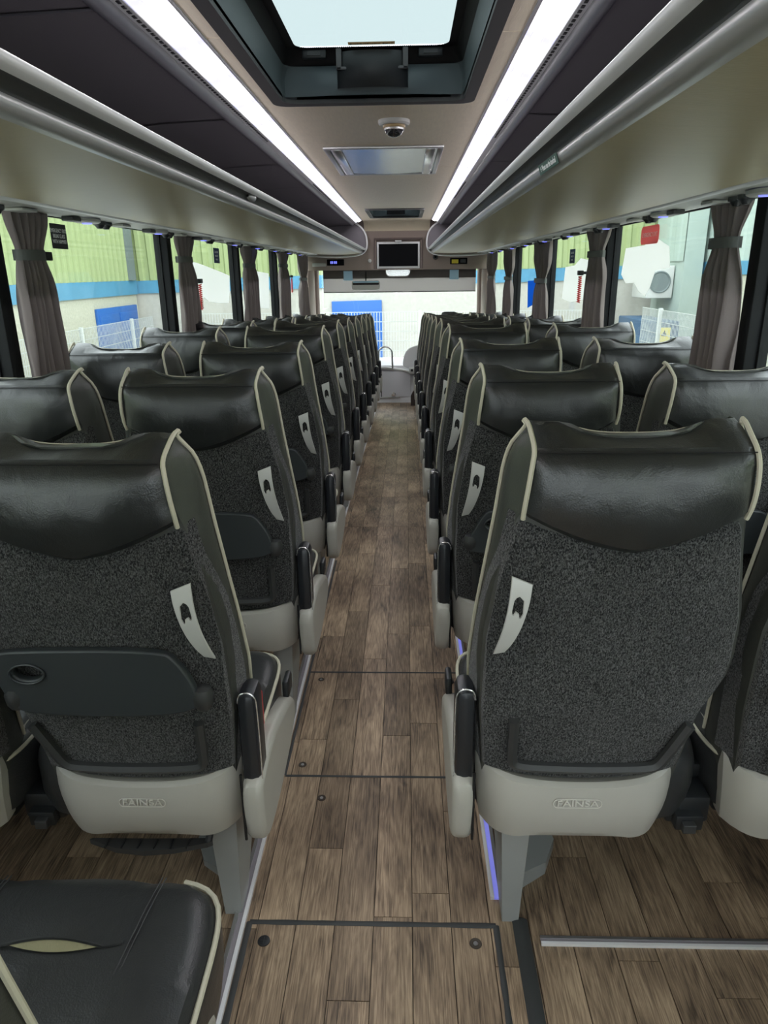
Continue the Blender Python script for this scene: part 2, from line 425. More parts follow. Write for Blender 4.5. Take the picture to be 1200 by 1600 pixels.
# lit metal trims
def trim(x, ya, yb, lab, wd=.028):
    t = empty('lit_floor_trim', (x, ya, 0)); tag(t, lab, 'trim', 'lit metal trims beside the aisle')
    segs = [(ya, min(yb, 3.8))]+([(3.8, yb)] if yb > 3.8 else [])
    for nm, a, b, z, m in (('outer_rail', -.5, -.2, .009, BRIGHTRAIL if x > 0 else ALU), ('inner_rail', .2, .5, .009, ALU if x > 0 else BRIGHTRAIL), ('light_strip', -.2, .2, .006, DIMLED if x < 0 else BLUETRIM), ):
        mb = MB()
        for y0, y1 in segs:
            mb.add([(a*wd, y0-ya, zf(y0)), (b*wd, y0-ya, zf(y0)), (b*wd, y1-ya, zf(y1)), (a*wd, y1-ya, zf(y1)), (a*wd, y0-ya, zf(y0)+z), (b*wd, y0-ya, zf(y0)+z), (b*wd, y1-ya, zf(y1)+z), (a*wd, y1-ya, zf(y1)+z)],
                   [(0,3,2,1),(4,5,6,7),(0,1,5,4),(1,2,6,5),(2,3,7,6),(3,0,4,7)])
        mb.build(nm, m, t, smooth=False)
    return t
trim(-.374, .5, 8.6, 'lit double metal trim running along the left edge of the aisle')
trim(.208, 1.273, 8.6, 'lit double metal trim running along the right edge of the aisle')
t = empty('lit_floor_trim', (.29, 1.165, 0)); tag(t, 'lit metal trim lying across the dark floor behind the nearest right-hand seat', 'trim')
MB().box(0, .78, -.010, -.004, 0, .008).build('outer_rail', BRIGHTRAIL, t, smooth=False)
MB().box(0, .78, .004, .010, 0, .008).build('inner_rail', ALU, t, smooth=False)
MB().box(0, .78, -.004, .004, 0, .005).build('light_strip', DIMLED, t, smooth=False)

# ------------------------------------------------------------------ walls, pillars, windows
WT = 1.585      # top of windows
WB = .80
PILY = [-1.2, .55, 2.27, 3.95, 5.58, 7.22, 9.30]
for side, s in (('left', -1), ('right', 1)):
    X = XC+s*1.15
    mb = MB()
    mb.add([(X, Y0, 0), (X, 3.8, 0), (X, 9.9, -.3), (X, 9.9, WB), (X, Y0, WB), (X+s*.06, Y0, -.6), (X+s*.06, 9.9, -.6), (X+s*.06, 9.9, WB), (X+s*.06, Y0, WB)],
           [(0, 1, 2, 3, 4), (5, 6, 7, 8), (3, 4, 8, 7)])
    mb.box(X, X+s*.06, Y0, 9.9, WT+.02, 2.1)
    struct(mb.build('wall_'+side, WALLM, smooth=False))
    mb = MB(); mb.box(X-s*.035, X+s*.01, Y0, 9.3, WB-.03, WB+.01, .006)
    struct(mb.build('trim_1' if s < 0 else 'trim_2', FRAMEM))
    prev = Y0
    for k, py in enumerate(PILY):
        mb = MB(); mb.box(X-s*.012, X+s*.06, py-.035, py+.035, WB, WT+.03, .006)
        o = mb.build('trim_%d' % (10+k+(20 if s > 0 else 0)), PILLAR); struct(o)
    for k, (a, b) in enumerate(zip(PILY, PILY[1:])):
        wn = empty('window_%d' % (k+1+(10 if s > 0 else 0)), (X+s*.03, (a+b)/2, (WB+WT)/2)); struct(wn)
        hl = (b-a)/2-.03; hh = (WT-WB)/2+.015
        MB().box(-.002, .002, -hl, hl, -hh, hh).build('pane', GLASS, wn, smooth=False)
        fr = MB()
        for (p, q, r_, u) in ((-hl, hl, -hh, -hh+.022), (-hl, hl, hh-.022, hh), (-hl, -hl+.016, -hh, hh), (hl-.016, hl, -hh, hh)):
            fr.box(-.006, .006, p, q, r_, u)
        fr.build('frame', PILLAR, wn, smooth=False)
# rear wall with window behind the camera
mb = MB(); mb.box(XC-W-.05, XC+W+.05, Y0-.06, Y0, -.6, .75); mb.box(XC-W-.05, XC+W+.05, Y0-.06, Y0, 1.75, 2.1)
mb.box(XC-W-.05, XC-.95, Y0-.06, Y0, .75, 1.75); mb.box(XC+.95, XC+W+.05, Y0-.06, Y0, .75, 1.75)
struct(mb.build('wall_back', WALLM, smooth=False))
o = MB().box(XC-.95, XC+.95, Y0-.035, Y0-.03, .75, 1.75).build('window_20', GLASS, smooth=False); struct(o)

# ------------------------------------------------------------------ ceiling
CZ = 1.937
ce = MB()
hx0, hx1, hy0, hy1 = -.455, .237, 1.35, 2.78      # near roof hatch hole
gx0, gx1, gy0, gy1 = -.39, .18, 7.25, 8.35        # far roof hatch hole
def slab(x0, x1, y0, y1):
    if x1-x0 > 1e-4 and y1-y0 > 1e-4: ce.box(x0, x1, y0, y1, CZ, CZ+.012)
cx0, cx1 = XC-.395, XC+.395
joints = [Y0, -.3, 2.05, 4.44, 6.62, 8.95]
pans = []
for a, b in zip(joints, joints[1:]):
    a += .002; b -= .002
    ce = MB()
    cuts = [(hx0, hx1, hy0, hy1), (gx0, gx1, gy0, gy1)]
    ys = sorted({a, b} | {y for c in cuts for y in (c[2], c[3]) if a < y < b})
    for p, q in zip(ys, ys[1:]):
        hit = [c for c in cuts if c[2] < (p+q)/2 < c[3]]
        if hit: slab(cx0, hit[0][0], p, q); slab(hit[0][1], cx1, p, q)
        else: slab(cx0, cx1, p, q)
    pans.append(ce)
ceil_bm = MB()
ceil_bm.box(XC-W-.06, XC-.40, Y0, 9.9, 2.06, 2.10); ceil_bm.box(XC+.40, XC+W+.06, Y0, 9.9, 2.06, 2.10)
for a, b in ((Y0, hy0), (hy1, gy0), (gy1, 9.9)): ceil_bm.box(XC-.40, XC+.40, a, b, 2.06, 2.10)
ceil_bm.box(XC-.40, hx0, hy0, hy1, 2.06, 2.1); ceil_bm.box(hx1, XC+.40, hy0, hy1, 2.06, 2.1)
ceil_bm.box(XC-.40, gx0, gy0, gy1, 2.06, 2.1); ceil_bm.box(gx1, XC+.40, gy0, gy1, 2.06, 2.1)
ceiling = struct(ceil_bm.build('ceiling', DARKCARPET, smooth=False))
for p in pans: p.build('ceiling_panel', BEIGE, ceiling, smooth=False)
# front end of the ceiling curving down to the header
MB().grid(lambda u, v: (cx0+(cx1-cx0)*u, 8.952+.26*math.sin(v*PI/2), CZ-.14*(1-math.cos(v*PI/2))), 2, 8).build('ceiling_panel', BEIGE, ceiling)

# near roof hatch
def roof_hatch(x0, x1, y0, y1, top, name, lab, near):
    t = empty(name, ((x0+x1)/2, (y0+y1)/2, CZ)); tag(t, lab, 'roof hatch')
    hx = (x1-x0)/2; hy = (y1-y0)/2; h = top-CZ
    rim = MB()
    outer = rrect(-hx-.012, hx+.012, -hy-.012, hy+.012, .05); inner = rrect(-hx+.028, hx-.028, -hy+.028, hy-.028, .045)
    n = len(outer)
    pts = [[(a, b, -.002) for a, b in outer], [(a*.99, b*.995, -.014) for a, b in outer], [(a, b, -.012) for a, b in inner], [(a, b, .01) for a, b in inner]]
    rim.grid(lambda u, v: pts[int(round(v*3))][int(round(u*n)) % n], n, 3, closeu=True, flip=True)
    rim.build('rim', HATCHRIM, t)
    sk = MB(); inn2 = rrect(-hx+.058, hx-.058, -hy+.07, hy-.07, .05)
    wall = [[(a, b, .0) for a, b in inner], [(a, b, h*.4) for a, b in inner], [(a*.98, b*.99, h*.66) for a, b in inner], [(a*.975, b*.985, h*.70) for a, b in inner]]
    wall = [[(a, b, c) for a, b, c in r] for r in wall]
    sk.grid(lambda u, v: wall[int(round(v*3))][int(round(u*n)) % n], n, 3, closeu=True, flip=True)
    sk.build('well', HATCH, t)
    up = [[(a*.975, b*.985, h*.70) for a, b in inner], [(a, b, h) for a, b in inn2]]
    MB().grid(lambda u, v: up[int(round(v))][int(round(u*n)) % n], n, 1, closeu=True, flip=True).build('upper_seal', BLACK, t)
    # black frame round the glass
    gi = rrect(-hx+.085, hx-.085, -hy+.1, hy-.1, .04); bl = MB(); rr = [[(a, b, h-.001) for a, b in rrect(-hx+.03, hx-.03, -hy+.03, hy-.03, .05)], [(a, b, h-.003) for a, b in gi]]
    bl.grid(lambda u, v: rr[int(round(v))][int(round(u*n)) % n], n, 1, closeu=True, flip=True); bl.build('glass_surround', BLACK, t)
    MB().box(-hx+.08, hx-.08, -hy+.09, hy-.09, h+.002, h+.006).build('glass', RGLASS, t, smooth=False)
    # moulded front wall with a black bowl for its shaded centre
    fy = hy-.03
    def fw(u, v):
        x = (-1+2*u)*(hx-.03); k = abs(x)/(hx-.03)
        bump = .034*math.exp(-(k/.62)**4)
        y = fy-.018-bump*math.sin(PI*min(1, .15+v*.85))**.7
        return (x, y, .004+(h*.68-.004)*v)
    MB().grid(fw, 32, 8).build('front_moulding', HATCH, t)
    bw = .118*min(1, hx/.33)
    MB().grid(lambda u, v: (bw*(1.0-.0*v)*math.cos(PI*u), fy-.045-.045*math.sin(PI*u)*math.sin(PI*(.15+.5*v)), .02+h*.74*v), 20, 8).build('shaded_bowl', BLACKP, t)  # black plastic stands in for shading at the moulding's centre
    hd = MB(); hd.box(-bw, bw, fy-.075, fy-.060, h*.50, h*.57, .003); hd.box(-bw, -bw+.018, fy-.075, fy-.03, h*.50, h*.95, .003); hd.box(bw-.018, bw, fy-.075, fy-.03, h*.50, h*.95, .003)
    hd.build('handle', HATCHRIM, t)
    for sx in (-1, 1):
        c = MB(); c.box(sx*bw*1.62-.040, sx*bw*1.62+.040, fy-.06, fy-.035, h*.78, h*.97, .004); c.build('catch', BLACKP, t)
        c = MB(); c.box(sx*bw*1.62-.022, sx*bw*1.62+.022, fy-.064, fy-.055, h*.83, h*.92); c.build('catch_slot', FRAMEM, t, smooth=False)
    if near:
        g = MB(); g.box(-.075, .075, hy-.145, hy-.122, h-.004, h-.002); s_ = g.build('sticker', TANST, t, smooth=False)
        text_mesh('lettering', 'EMERGENCY EXIT', .016, BLACK, s_, Matrix.Translation((0, hy-.1335, h-.0048)) @ Matrix.Rotation(PI, 4, 'X') , .0003, 1.1)
        dots = MB()
        for i in range(70):
            x = -hx+.1+i*(2*hx-.2)/69
            dots.box(x-.0016, x+.0016, hy-.112, hy-.104, h-.006, h-.004)
        dots.build('dotted_print', BLACK, t, smooth=False)['kind'] = 'stuff'
    return t
roof_hatch(hx0+.012, hx1-.012, hy0+.012, hy1-.012, 2.075, 'roof_hatch', 'large glazed roof hatch with black frame and grey moulding above the camera', True)
roof_hatch(gx0+.012, gx1-.012, gy0+.012, gy1-.012, 2.075, 'roof_hatch', 'second smaller roof hatch far forward near the television', False)

# flat prismatic lamp
t = empty('ceiling_lamp', (XC, 4.2, CZ)); tag(t, 'rectangular clear prismatic ceiling lamp behind the dome camera', 'lamp')
fr = MB(); fr.box(-.285, .285, -.50, -.47, -.012, 0, .003); fr.box(-.285, .285, .45, .48, -.012, 0, .003); fr.box(-.285, -.26, -.47, .45, -.012, 0, .003); fr.box(.26, .285, -.47, .45, -.012, 0, .003)
fr.build('frame', ALU, t)
PRISM = mat('prismatic_lens', (.30, .30, .31), .22, metal=.75, bump=.9, bscale=38, stretch=(1, .35, 1))
MB().grid(lambda u, v: (-.26+.52*u, -.47+.92*v, -.004-.007*math.sin(PI*u)), 16, 2, flip=True).build('lens', PRISM, t)
for sx in (-1, 1): MB().box(sx*.225-.022, sx*.225+.022, -.46, .44, -.014, -.008, .002).build('side_rib', CHROME, t)
# dome camera
t = empty('dome_camera', (-.045, 3.12, CZ)); tag(t, 'small white dome security camera on the beige ceiling', 'camera')
MB().lathe([(.062, 0), (.062, -.012), (.055, -.018), (.045, -.018)], 28).build('base', WHITEP, t)
MB().lathe([(.045, -.016), (.043, -.026), (.034, -.030)], 28).build('collar', mat('tan_ring', (.35, .24, .1), .5), t)
MB().lathe([(.038, -.024), (.037, -.035), (.031, -.047), (.020, -.055), (.008, -.059), (.0001, -.0595)], 24).build('dome', mat('dark_dome', (.02, .02, .022), .05, coat=1), t)
MB().lathe([(.0395, -.022), (.0395, -.034), (.037, -.036)], 24).build('dome_ring', CHROME, t)

# ------------------------------------------------------------------ LED strips, racks (lofted along the coach)
RY0, RY1 = Y0, 8.85
def loft(prof, ya, yb, s, ny=1, yfn=None, flip=False):
    """prof: list (w,z) relative to centre line, s=-1 left"""
    mb = MB(); n = len(prof)-1
    mb.grid(lambda u, v: (XC+s*prof[int(round(u*n))][0], ya+(yb-ya)*v, prof[int(round(u*n))][1]), n, ny, flip=(s > 0) != flip)
    return mb
for side, s in (('left', -1), ('right', 1)):
    t = empty('led_light_strip', (0, 0, 0)); tag(t, 'long bright white LED light strip along the %s side of the ceiling' % side, 'light')
    loft([(.405, 1.935), (.414, 1.932), (.420, 1.930)], RY0, RY1, s).build('diffuser', LEDM, t)
    loft([(.420, 1.930), (.432, 1.926), (.444, 1.922)], RY0, RY1, s).build('light_core', LEDCORE, t)
    loft([(.444, 1.922), (.455, 1.9185), (.474, 1.914)], RY0, RY1, s).build('diffuser', LEDM, t)
    loft([(.392, 1.940), (.396, 1.9355), (.405, 1.9355), (.405, 1.938)], RY0, RY1, s).build('inner_edge', ALU, t)
    loft([(.474, 1.915), (.474, 1.911), (.482, 1.909), (.496, 1.906)], RY0, RY1, s).build('vent_edge', LIGHTRAIL, t)
    sl = MB()
    y = .4
    while y < 6.0:
        if not (3.35 < y < 4.9):
            xx = XC+s*.483; sl.box(xx-.004, xx+.004, y, y+.016, 1.9070, 1.9088)
        y += .030
    o = sl.build('vent_slots', BLACK, t, smooth=False); o['kind'] = 'stuff'
    # rack
    r = empty('luggage_rack', (0, 0, 0)); tag(r, 'open overhead luggage rack with silver rail above the %s windows' % side, 'luggage rack')
    pr = smoothline([(.492, 1.912), (.498, 1.895), (.510, 1.883), (.524, 1.883), (.532, 1.892)], 2)
    loft(pr, RY0, 8.9, s).build('upper_rail', ROUNDRAIL, r)
    loft([(.528, 1.893), (.75, 1.885), (.98, 1.865), (1.13, 1.78), (1.15, 1.62)], RY0, 9.0, s).build('rack_lining', DARKCARPET, r)
    jb = MB(); 
    y = .55
    while y < 9:
        jb = MB(); jb.add([(XC+s*w_, y+dy, z_) for w_, z_, dy in ((.53, 1.890, 0), (.75, 1.882, 0), (.98, 1.862, 0), (.98, 1.862, .014), (.75, 1.882, .014), (.53, 1.890, .014))], [(0, 1, 4, 5), (1, 2, 3, 4)])
        jb.build('lining_joint', ROUNDRAIL if y < 1.9 else BLACK, r, smooth=False); y += 1.12 if y < 3 else 1.0
    loft([(.3716, 1.634), (.40, 1.637), (.47, 1.640), (1.13, 1.63)], RY0, 9.0, s).build('rack_floor', DARKCARPET, r)
    loft(smoothline([(.3716, 1.634), (.3690, 1.630), (.3700, 1.622), (.382, 1.615)], 1), RY0, 8.95, s).build('hand_rail', LIGHTRAIL, r)
    loft(smoothline([(.382, 1.616), (.392, 1.618), (.404, 1.611), (.4105, 1.601)], 1), RY0, 8.95, s).build('rail_channel', CHANNEL, r)
    loft(smoothline([(.4105, 1.602), (.404, 1.598), (.406, 1.586), (.420, 1.578), (.436, 1.579)], 2), RY0, 8.95, s).build('lower_rail', SILVER, r)
    loft(smoothline([(.436, 1.5795), (.58, 1.569), (.75, 1.568), (.95, 1.577)], 2), RY0, 9.0, s).build('underside', OLIVE, r)
    loft([(.948, 1.578), (.955, 1.572), (.97, 1.571), (.975, 1.575)], RY0, 9.0, s).build('edge_trim', LIGHTRAIL, r)
    loft(smoothline([(.975, 1.575), (1.05, 1.568), (1.13, 1.572), (1.155, 1.60)], 1), RY0, 9.0, s).build('service_panel', GREYP, r)
    # front end of the rack: dark rounded end wall with pale edge
    ed = [(.372, 1.634), (.366, 1.70), (.385, 1.80), (.43, 1.87), (.50, 1.91), (1.12, 1.92), (1.15, 1.58), (.44, 1.58), (.40, 1.60)]
    ed = smoothpoly(ed, 1)
    MB().prism(ed, lambda a, b, q: (XC+s*a, 8.98+q, b), 0, .03).build('end_wall', DARKCARPET, r, smooth=False)
    MB().tube([(XC+s*a*.995, 8.975, b) for a, b in smoothline([(.50, 1.925), (.42, 1.87), (.368, 1.80), (.352, 1.70), (.362, 1.62), (.43, 1.565), (.6, 1.545), (.95, 1.55), (1.13, 1.575)], 2)], .011, 8).build('end_trim', LIGHTRAIL, r)
# service pods under the rack edge
def service_unit(s, y, idx):
    t = empty('service_unit', (XC+s*1.045, y, 1.566)); tag(t, None, None)
    MB().lathe([(.045, .004), (.045, -.006), (.038, -.010), (.0001, -.010)], 20).build('reading_light', GREYP, t).scale = (.9, 1.7, 1)
    MB().lathe([(.018, -.009), (.016, -.013), (.0001, -.014)], 12).build('blue_lamp', BLUELED, t)
    for dy in (.13, .19):
        k = MB().lathe([(.024, .003), (.024, -.008), (.017, -.012), (.010, -.022), (.0001, -.022)], 14); o = k.build('air_nozzle', BLACKP, t); o.location = (.008*s, dy, 0)
    o = MB().box(-.03, .03, .27, .36, -.006, .003, .003).build('speaker_grille', GREYP, t)
    o = MB().box(-.02, .02, -.16, -.09, -.012, .003, .003).build('call_button', FRAMEM, t)
    return t
words = ['nearest', 'second', 'third', 'fourth', 'fifth', 'sixth', 'seventh', 'eighth', 'ninth', 'tenth', 'eleventh', 'twelfth']
for s, side in ((-1, 'left'), (1, 'right')):
    proto = None; cache = {}
    for k in range(10):
        y = (1.95 if s < 0 else 2.05)+.78*k
        if y > 8.9: break
        if proto is None: proto = service_unit(s, y, 0); o = proto
        else: o = copy_tree(proto, cache); o.location = (XC+s*1.045, y, 1.566)
        tag(o, 'grey overhead service unit with blue lamp, %s from the camera above the %s windows' % (words[k], side), 'service unit', 'service units along the %s rack' % side)

# things fixed to the racks
t = empty('rail_speaker', (XC-.398, 2.52, 1.612)); tag(t, 'small grey end piece with a red button set in the left rack rail channel', 'button')
MB().lathe([(.004, -.07), (.010, -.05), (.013, -.01), (.014, .0), (.010, .002), (.0001, .002)], 14, axis='y').build('housing', SILVER, t)
MB().lathe([(.009, .002), (.008, .004), (.0001, .004)], 12, axis='y').build('button', RED, t)
# green sticker on right rail
def sticker(name, w_, h_, m, mtx, lab, cat, txt=None, ts=.02, tm=None, sx=1, r=.004, group=None):
    t = empty(name); t.matrix_world = mtx; tag(t, lab, cat, group)
    plate('face', [rrect(-w_/2, w_/2, -h_/2, h_/2, r, 3)], .0008, .0002, m, t, fn=lambda x, z, q: (x, z, q))
    if txt: text_mesh('lettering', txt, ts, tm or WHITE, t, Matrix.Translation((0, 0, .0007)), .0002, sx)
    return t
def frame_mtx(o, xd, yd):
    x = Vector(xd).normalized(); y = Vector(yd); y = (y-x*y.dot(x)).normalized(); z = x.cross(y)
    m = Matrix((x, y, z)).transposed().to_4x4(); m.translation = Vector(o); return m
sticker('rail_sticker', .20, .020, GREEN, frame_mtx((XC+.4045, 1.66, 1.588), (0, -1, 0), (-.35, 0, 1)), 'dark green sticker reading Please use the handrail on the right rack rail', 'sticker', '\u2190 Please use the handrail', .0165, sx=.95, r=.001)

# ------------------------------------------------------------------ header, television, front end
mb = MB(); hz = 1.405
tvx0, tvx1, tvz0, tvz1 = -.36, .18, 1.40, 1.735
mb.box(XC-W, XC+W, 9.2, 9.26, 1.735, 2.08); mb.box(XC-W, tvx0, 9.2, 9.26, hz, 1.735); mb.box(tvx1, XC+W, 9.2, 9.26, hz, 1.735)
mb.box(tvx0, tvx1, 9.245, 9.26, hz, 1.735)
mb.box(XC-W, XC+W, 9.2, 9.85, hz-.012, hz)
header = struct(mb.build('wall_front', TAUPE, smooth=False))
t = empty('television', ((tvx0+tvx1)/2, 9.19, 1.565)); tag(t, 'flat black television in a silver frame set in the header above the windscreen', 'television')
MB().box(-.262, .262, -.01, .045, -.158, .148, .006).build('bezel', LIGHTRAIL, t)
MB().box(-.238, .238, -.0125, -.0095, -.132, .124).build('screen', SCREEN, t, smooth=False)
MB().box(-.04, .04, -.03, .0, .145, .165, .005).build('sensor_bar', LIGHTRAIL, t)
tv = MB(); tv.tube([(tvx0-.02, 9.195, hz+.0), (tvx0-.02, 9.195, 1.75), (tvx1+.02, 9.195, 1.75), (tvx1+.02, 9.195, hz)], .014, 6); struct(tv.build('trim_3', mat('taupe_dark', (.17, .13, .12), .6)))
def clock(x, lab, yel):
    t = empty('header_display', (x, 9.195, 1.485)); tag(t, lab, 'display')
    MB().box(-.105, .105, -.006, .004, -.036, .036, .004).build('glass_face', SCREEN, t)
    if yel:
        MB().box(-.085, -.005, -.008, -.006, -.026, .018).build('yellow_label', YELLOW, t, smooth=False)
        MB().box(.02, .085, -.008, -.006, -.02, .02).build('button_panel', FRAMEM, t, smooth=False)
    else:
        for dx in (-.055, -.035, -.01, .01): MB().box(dx-.006, dx+.006, -.008, -.006, -.014, .014).build('digit', BLUELED, t, smooth=False)
clock(-.86, 'small black header display with blue digits left of the television', False)
clock(.645, 'small black header panel with a yellow label right of the television', True)
t = empty('header_camera', (.36, 9.19, 1.535)); tag(t, 'small round dark camera on the header to the right of the television', 'camera')
MB().lathe([(.03, .01), (.032, -.02), (.024, -.04), (.0001, -.04)], 16, axis='y').build('body', FRAMEM, t)
MB().lathe([(.016, -.041), (.014, -.048), (.0001, -.05)], 12, axis='y').build('lens', SCREEN, t)
t = empty('header_hook', (-.44, 9.19, 1.50)); tag(t, 'tiny white fitting on the header just left of the television', 'fitting')
MB().lathe([(.022, .01), (.022, -.012), (.012, -.02), (.0001, -.02)], 14, axis='y').build('cap', WHITEP, t)
t = empty('header_light', (-1.06, 9.19, 1.46)); tag(t, 'pale oblong light at the far left end of the header', 'light')
MB().box(-.085, .085, -.012, .01, -.02, .02, .008).build('lens', WHITEP, t)

# windscreen and A pillars
o = MB().box(XC-1.12, XC+1.10, 9.97, 9.976, -.15, 1.6).build('window_21', WGLASS, smooth=False); struct(o)
for s, nm in ((-1, 'trim_4'), (1, 'trim_5')):
    xx = XC+s*1.09
    mb = MB(); mb.add([(xx+dx+s*.03*(1 if zz < .5 else 0), y_, zz) for zz in (-.6, 1.6) for y_ in (9.3, 9.95) for dx in (0, s*.1)], [(0,2,3,1),(4,5,7,6),(0,1,5,4),(2,6,7,3),(0,4,6,2),(1,3,7,5)])
    # open front corner: slim pillar only
    mb = MB(); mb.tube([(xx+s*.02, 9.95, -.6), (xx+s*.01, 9.93, .6), (xx, 9.9, 1.5)], .045, 10)
    struct(mb.build(nm, TAUPE))
    mb = MB(); mb.box(XC+s*1.10, XC+s*1.16, 9.26, 9.96, -.5, 1.6, .02); struct(mb.build('trim_6' if s < 0 else 'trim_7', TAUPE))
t = empty('windscreen_blind', (XC+.02, 9.8, 1.38)); tag(t, 'grey roller blind drawn part way down across the windscreen', 'blind')
MB().box(-1.0, 1.0, -.01, .01, -.09, .03, .004).build('blind_housing', BLINDD, t)
MB().grid(lambda u, v: (-1.0+2.0*u, .006*math.sin(u*20), -.085-.175*v), 30, 2).build('blind_fabric', BLINDL, t)
MB().tube([(-1.0, 0, -.262), (1.0, 0, -.262)], .006, 8).build('bottom_bar', CHANNEL, t)
for x, lab in ((-.755, 'left light blue square sticker on the windscreen blind'), (.63, 'right light blue square sticker on the windscreen blind')):
    sticker('blue_sticker', .118, .118, LBLUE, frame_mtx((x, 9.77, 1.325), (1, 0, 0), (0, 0, 1)), lab, 'sticker', r=.002, group='blue stickers on the blind')
t = empty('striped_mirror', (-.52, 9.7, 1.205)); tag(t, 'wide interior mirror with a black band hanging left in front of the windscreen', 'mirror')  # interior mirror built from flat striped plates
plate('mirror_glass', [rrect(-.18, .18, -.055, .055, .03)], .012, .003, WHITEP, t)
plate('dark_band', [rrect(-.17, .17, .008, .030, .008)], .016, .002, BLACK, t)
plate('blue_edge', [rrect(-.165, .165, .036, .05, .005)], .016, .002, LBLUE, t)
MB().tube([(0, .005, .05), (0, .06, .16)], .008, 8).build('stalk', BLACKP, t)
t = empty('interior_mirror', (-.10, 9.5, 1.375)); tag(t, 'small round-ended silver mirror hanging under the television', 'mirror')
plate('mirror_glass', [rrect(-.15, .15, -.055, .055, .05)], .03, .008, CHROME, t)
MB().lathe([(.05, -.02), (.05, .0), (.04, .01), (.0001, .012)], 16, c=(.12, 0, .01), axis='y').build('round_mirror', ALU, t)
MB().tube([(0, .005, .05), (0, .03, .1)], .008, 8).build('stalk', BLACKP, t)

# console at the front end
cz = zf(9.2)
t = empty('front_console', (XC, 9.2, cz)); tag(t, 'pale grey dashboard console across the front of the aisle', 'console')
def cface(u, v):
    x = -1.07+2.14*u
    return (x, .0+.05*v, .47*v)
MB().grid(cface, 12, 3, flip=False).build('front_panel', CONSOLE, t)
MB().tube([(-.75, .03, .44), (-.40, .03, .445), (-.15, .02, .445), (.05, .0, .42), (.25, -.03, .375), (.4, -.05, .30)], .018, 8).build('top_moulding', WHITEP, t)
MB().grid(lambda u, v: (-1.07+2.14*u, .05+.62*v, .47+.05*math.sin(PI*v)+.02*v), 10, 6).build('dash_top', CONSOLE, t)
MB().box(-.245, .03, -.012, .0, .062, .075, .003).build('drawer_ledge', WHITEP, t)
MB().box(-.25, .16, -.002, .002, .08, .40).build('door_panel', mat('console_door', (.64, .63, .66), .5), t, smooth=False)
MB().lathe([(.01, .0), (.012, -.02), (.026, -.03), (.028, -.045), (.018, -.055), (.0001, -.056)], 16, c=(-.055, 0, .115), axis='y').build('door_knob', CHROME, t)
MB().box(-.215, -.205, -.004, .0, .06, .42).build('door_edge', FRAMEM, t, smooth=False)
o = MB().tube([(-.345, 9.15, .20), (-.345, 9.15, .40)]+[(-.26+.085*math.cos(a), 9.15, .40+.075*math.sin(a)) for a in [PI*(1-i/10) for i in range(11)]]+[(-.173, 9.15, .30), (-.168, 9.15, .20)], .011, 8).build('grab_rail', ALU)
tag(o, 'curved metal grab hoop standing on the front console beside the blue door outside', 'grab rail')
t = empty('driver_binnacle', (.13, 9.18, .20)); tag(t, 'pale rounded instrument hood at the right of the front console', 'instrument hood')
plate('hood', [smoothpoly([(-.16, 0), (-.16, .13), (-.10, .25), (.06, .29), (.2, .28), (.2, 0)], 2)], .05, .008, CONSOLE, t)
MB().box(-.09, .2, -.16, -.03, -.05, .02, .01).build('button_block', WHITEP, t)
for k in range(4): MB().box(-.07+.05*k, -.04+.05*k, -.165, -.158, -.02, .01).build('button', FRAMEM, t, smooth=False)
t = empty('gear_lever_post', (.115, 8.9, zf(8.9))); tag(t, 'dark narrow post with a broad foot at the right end of the aisle', 'post')
MB().prism([(-.055, 0), (-.055, .12), (-.03, .17), (-.012, .2), (-.012, .42), (.012, .42), (.012, .2), (.03, .17), (.055, .12), (.055, 0)], lambda a, b, q: (a, q, b), 0, .03).build('post', mat('dark_brown_post', (.05, .035, .03), .5), t)

# ------------------------------------------------------------------ passenger seats
Kxr = [(.30, -.225), (.45, -.238), (.60, -.249), (.76, -.250), (.88, -.232), (.975, -.208), (1.0, -.196), (1.03, -.187), (1.107, -.176)]
Kxf = [(.30, -.24), (.45, -.25), (.66, -.258), (.77, -.248), (.90, -.230), (.965, -.221), (1.06, -.211), (1.095, -.203), (1.13, -.180)]
Krr = [(.30, .128), (.46, .143), (.60, .165), (.66, .195), (.70, .206), (.80, .205), (.884, .190), (1.0, .172), (1.107, .168)]
Krf = [(.30, .14), (.46, .15), (.60, .172), (.66, .205), (.70, .218), (.85, .212), (.97, .203), (1.06, .197), (1.095, .190), (1.13, .172)]
Kyr = [(.30, -.0), (.45, -.030), (.60, -.045), (.75, -.058), (.90, -.072), (1.0, -.078), (1.107, -.080)]
Kyf = [(.30, .12), (.45, .10), (.60, .075), (.80, .050), (.95, .040), (1.05, .030), (1.10, .016), (1.138, .0)]
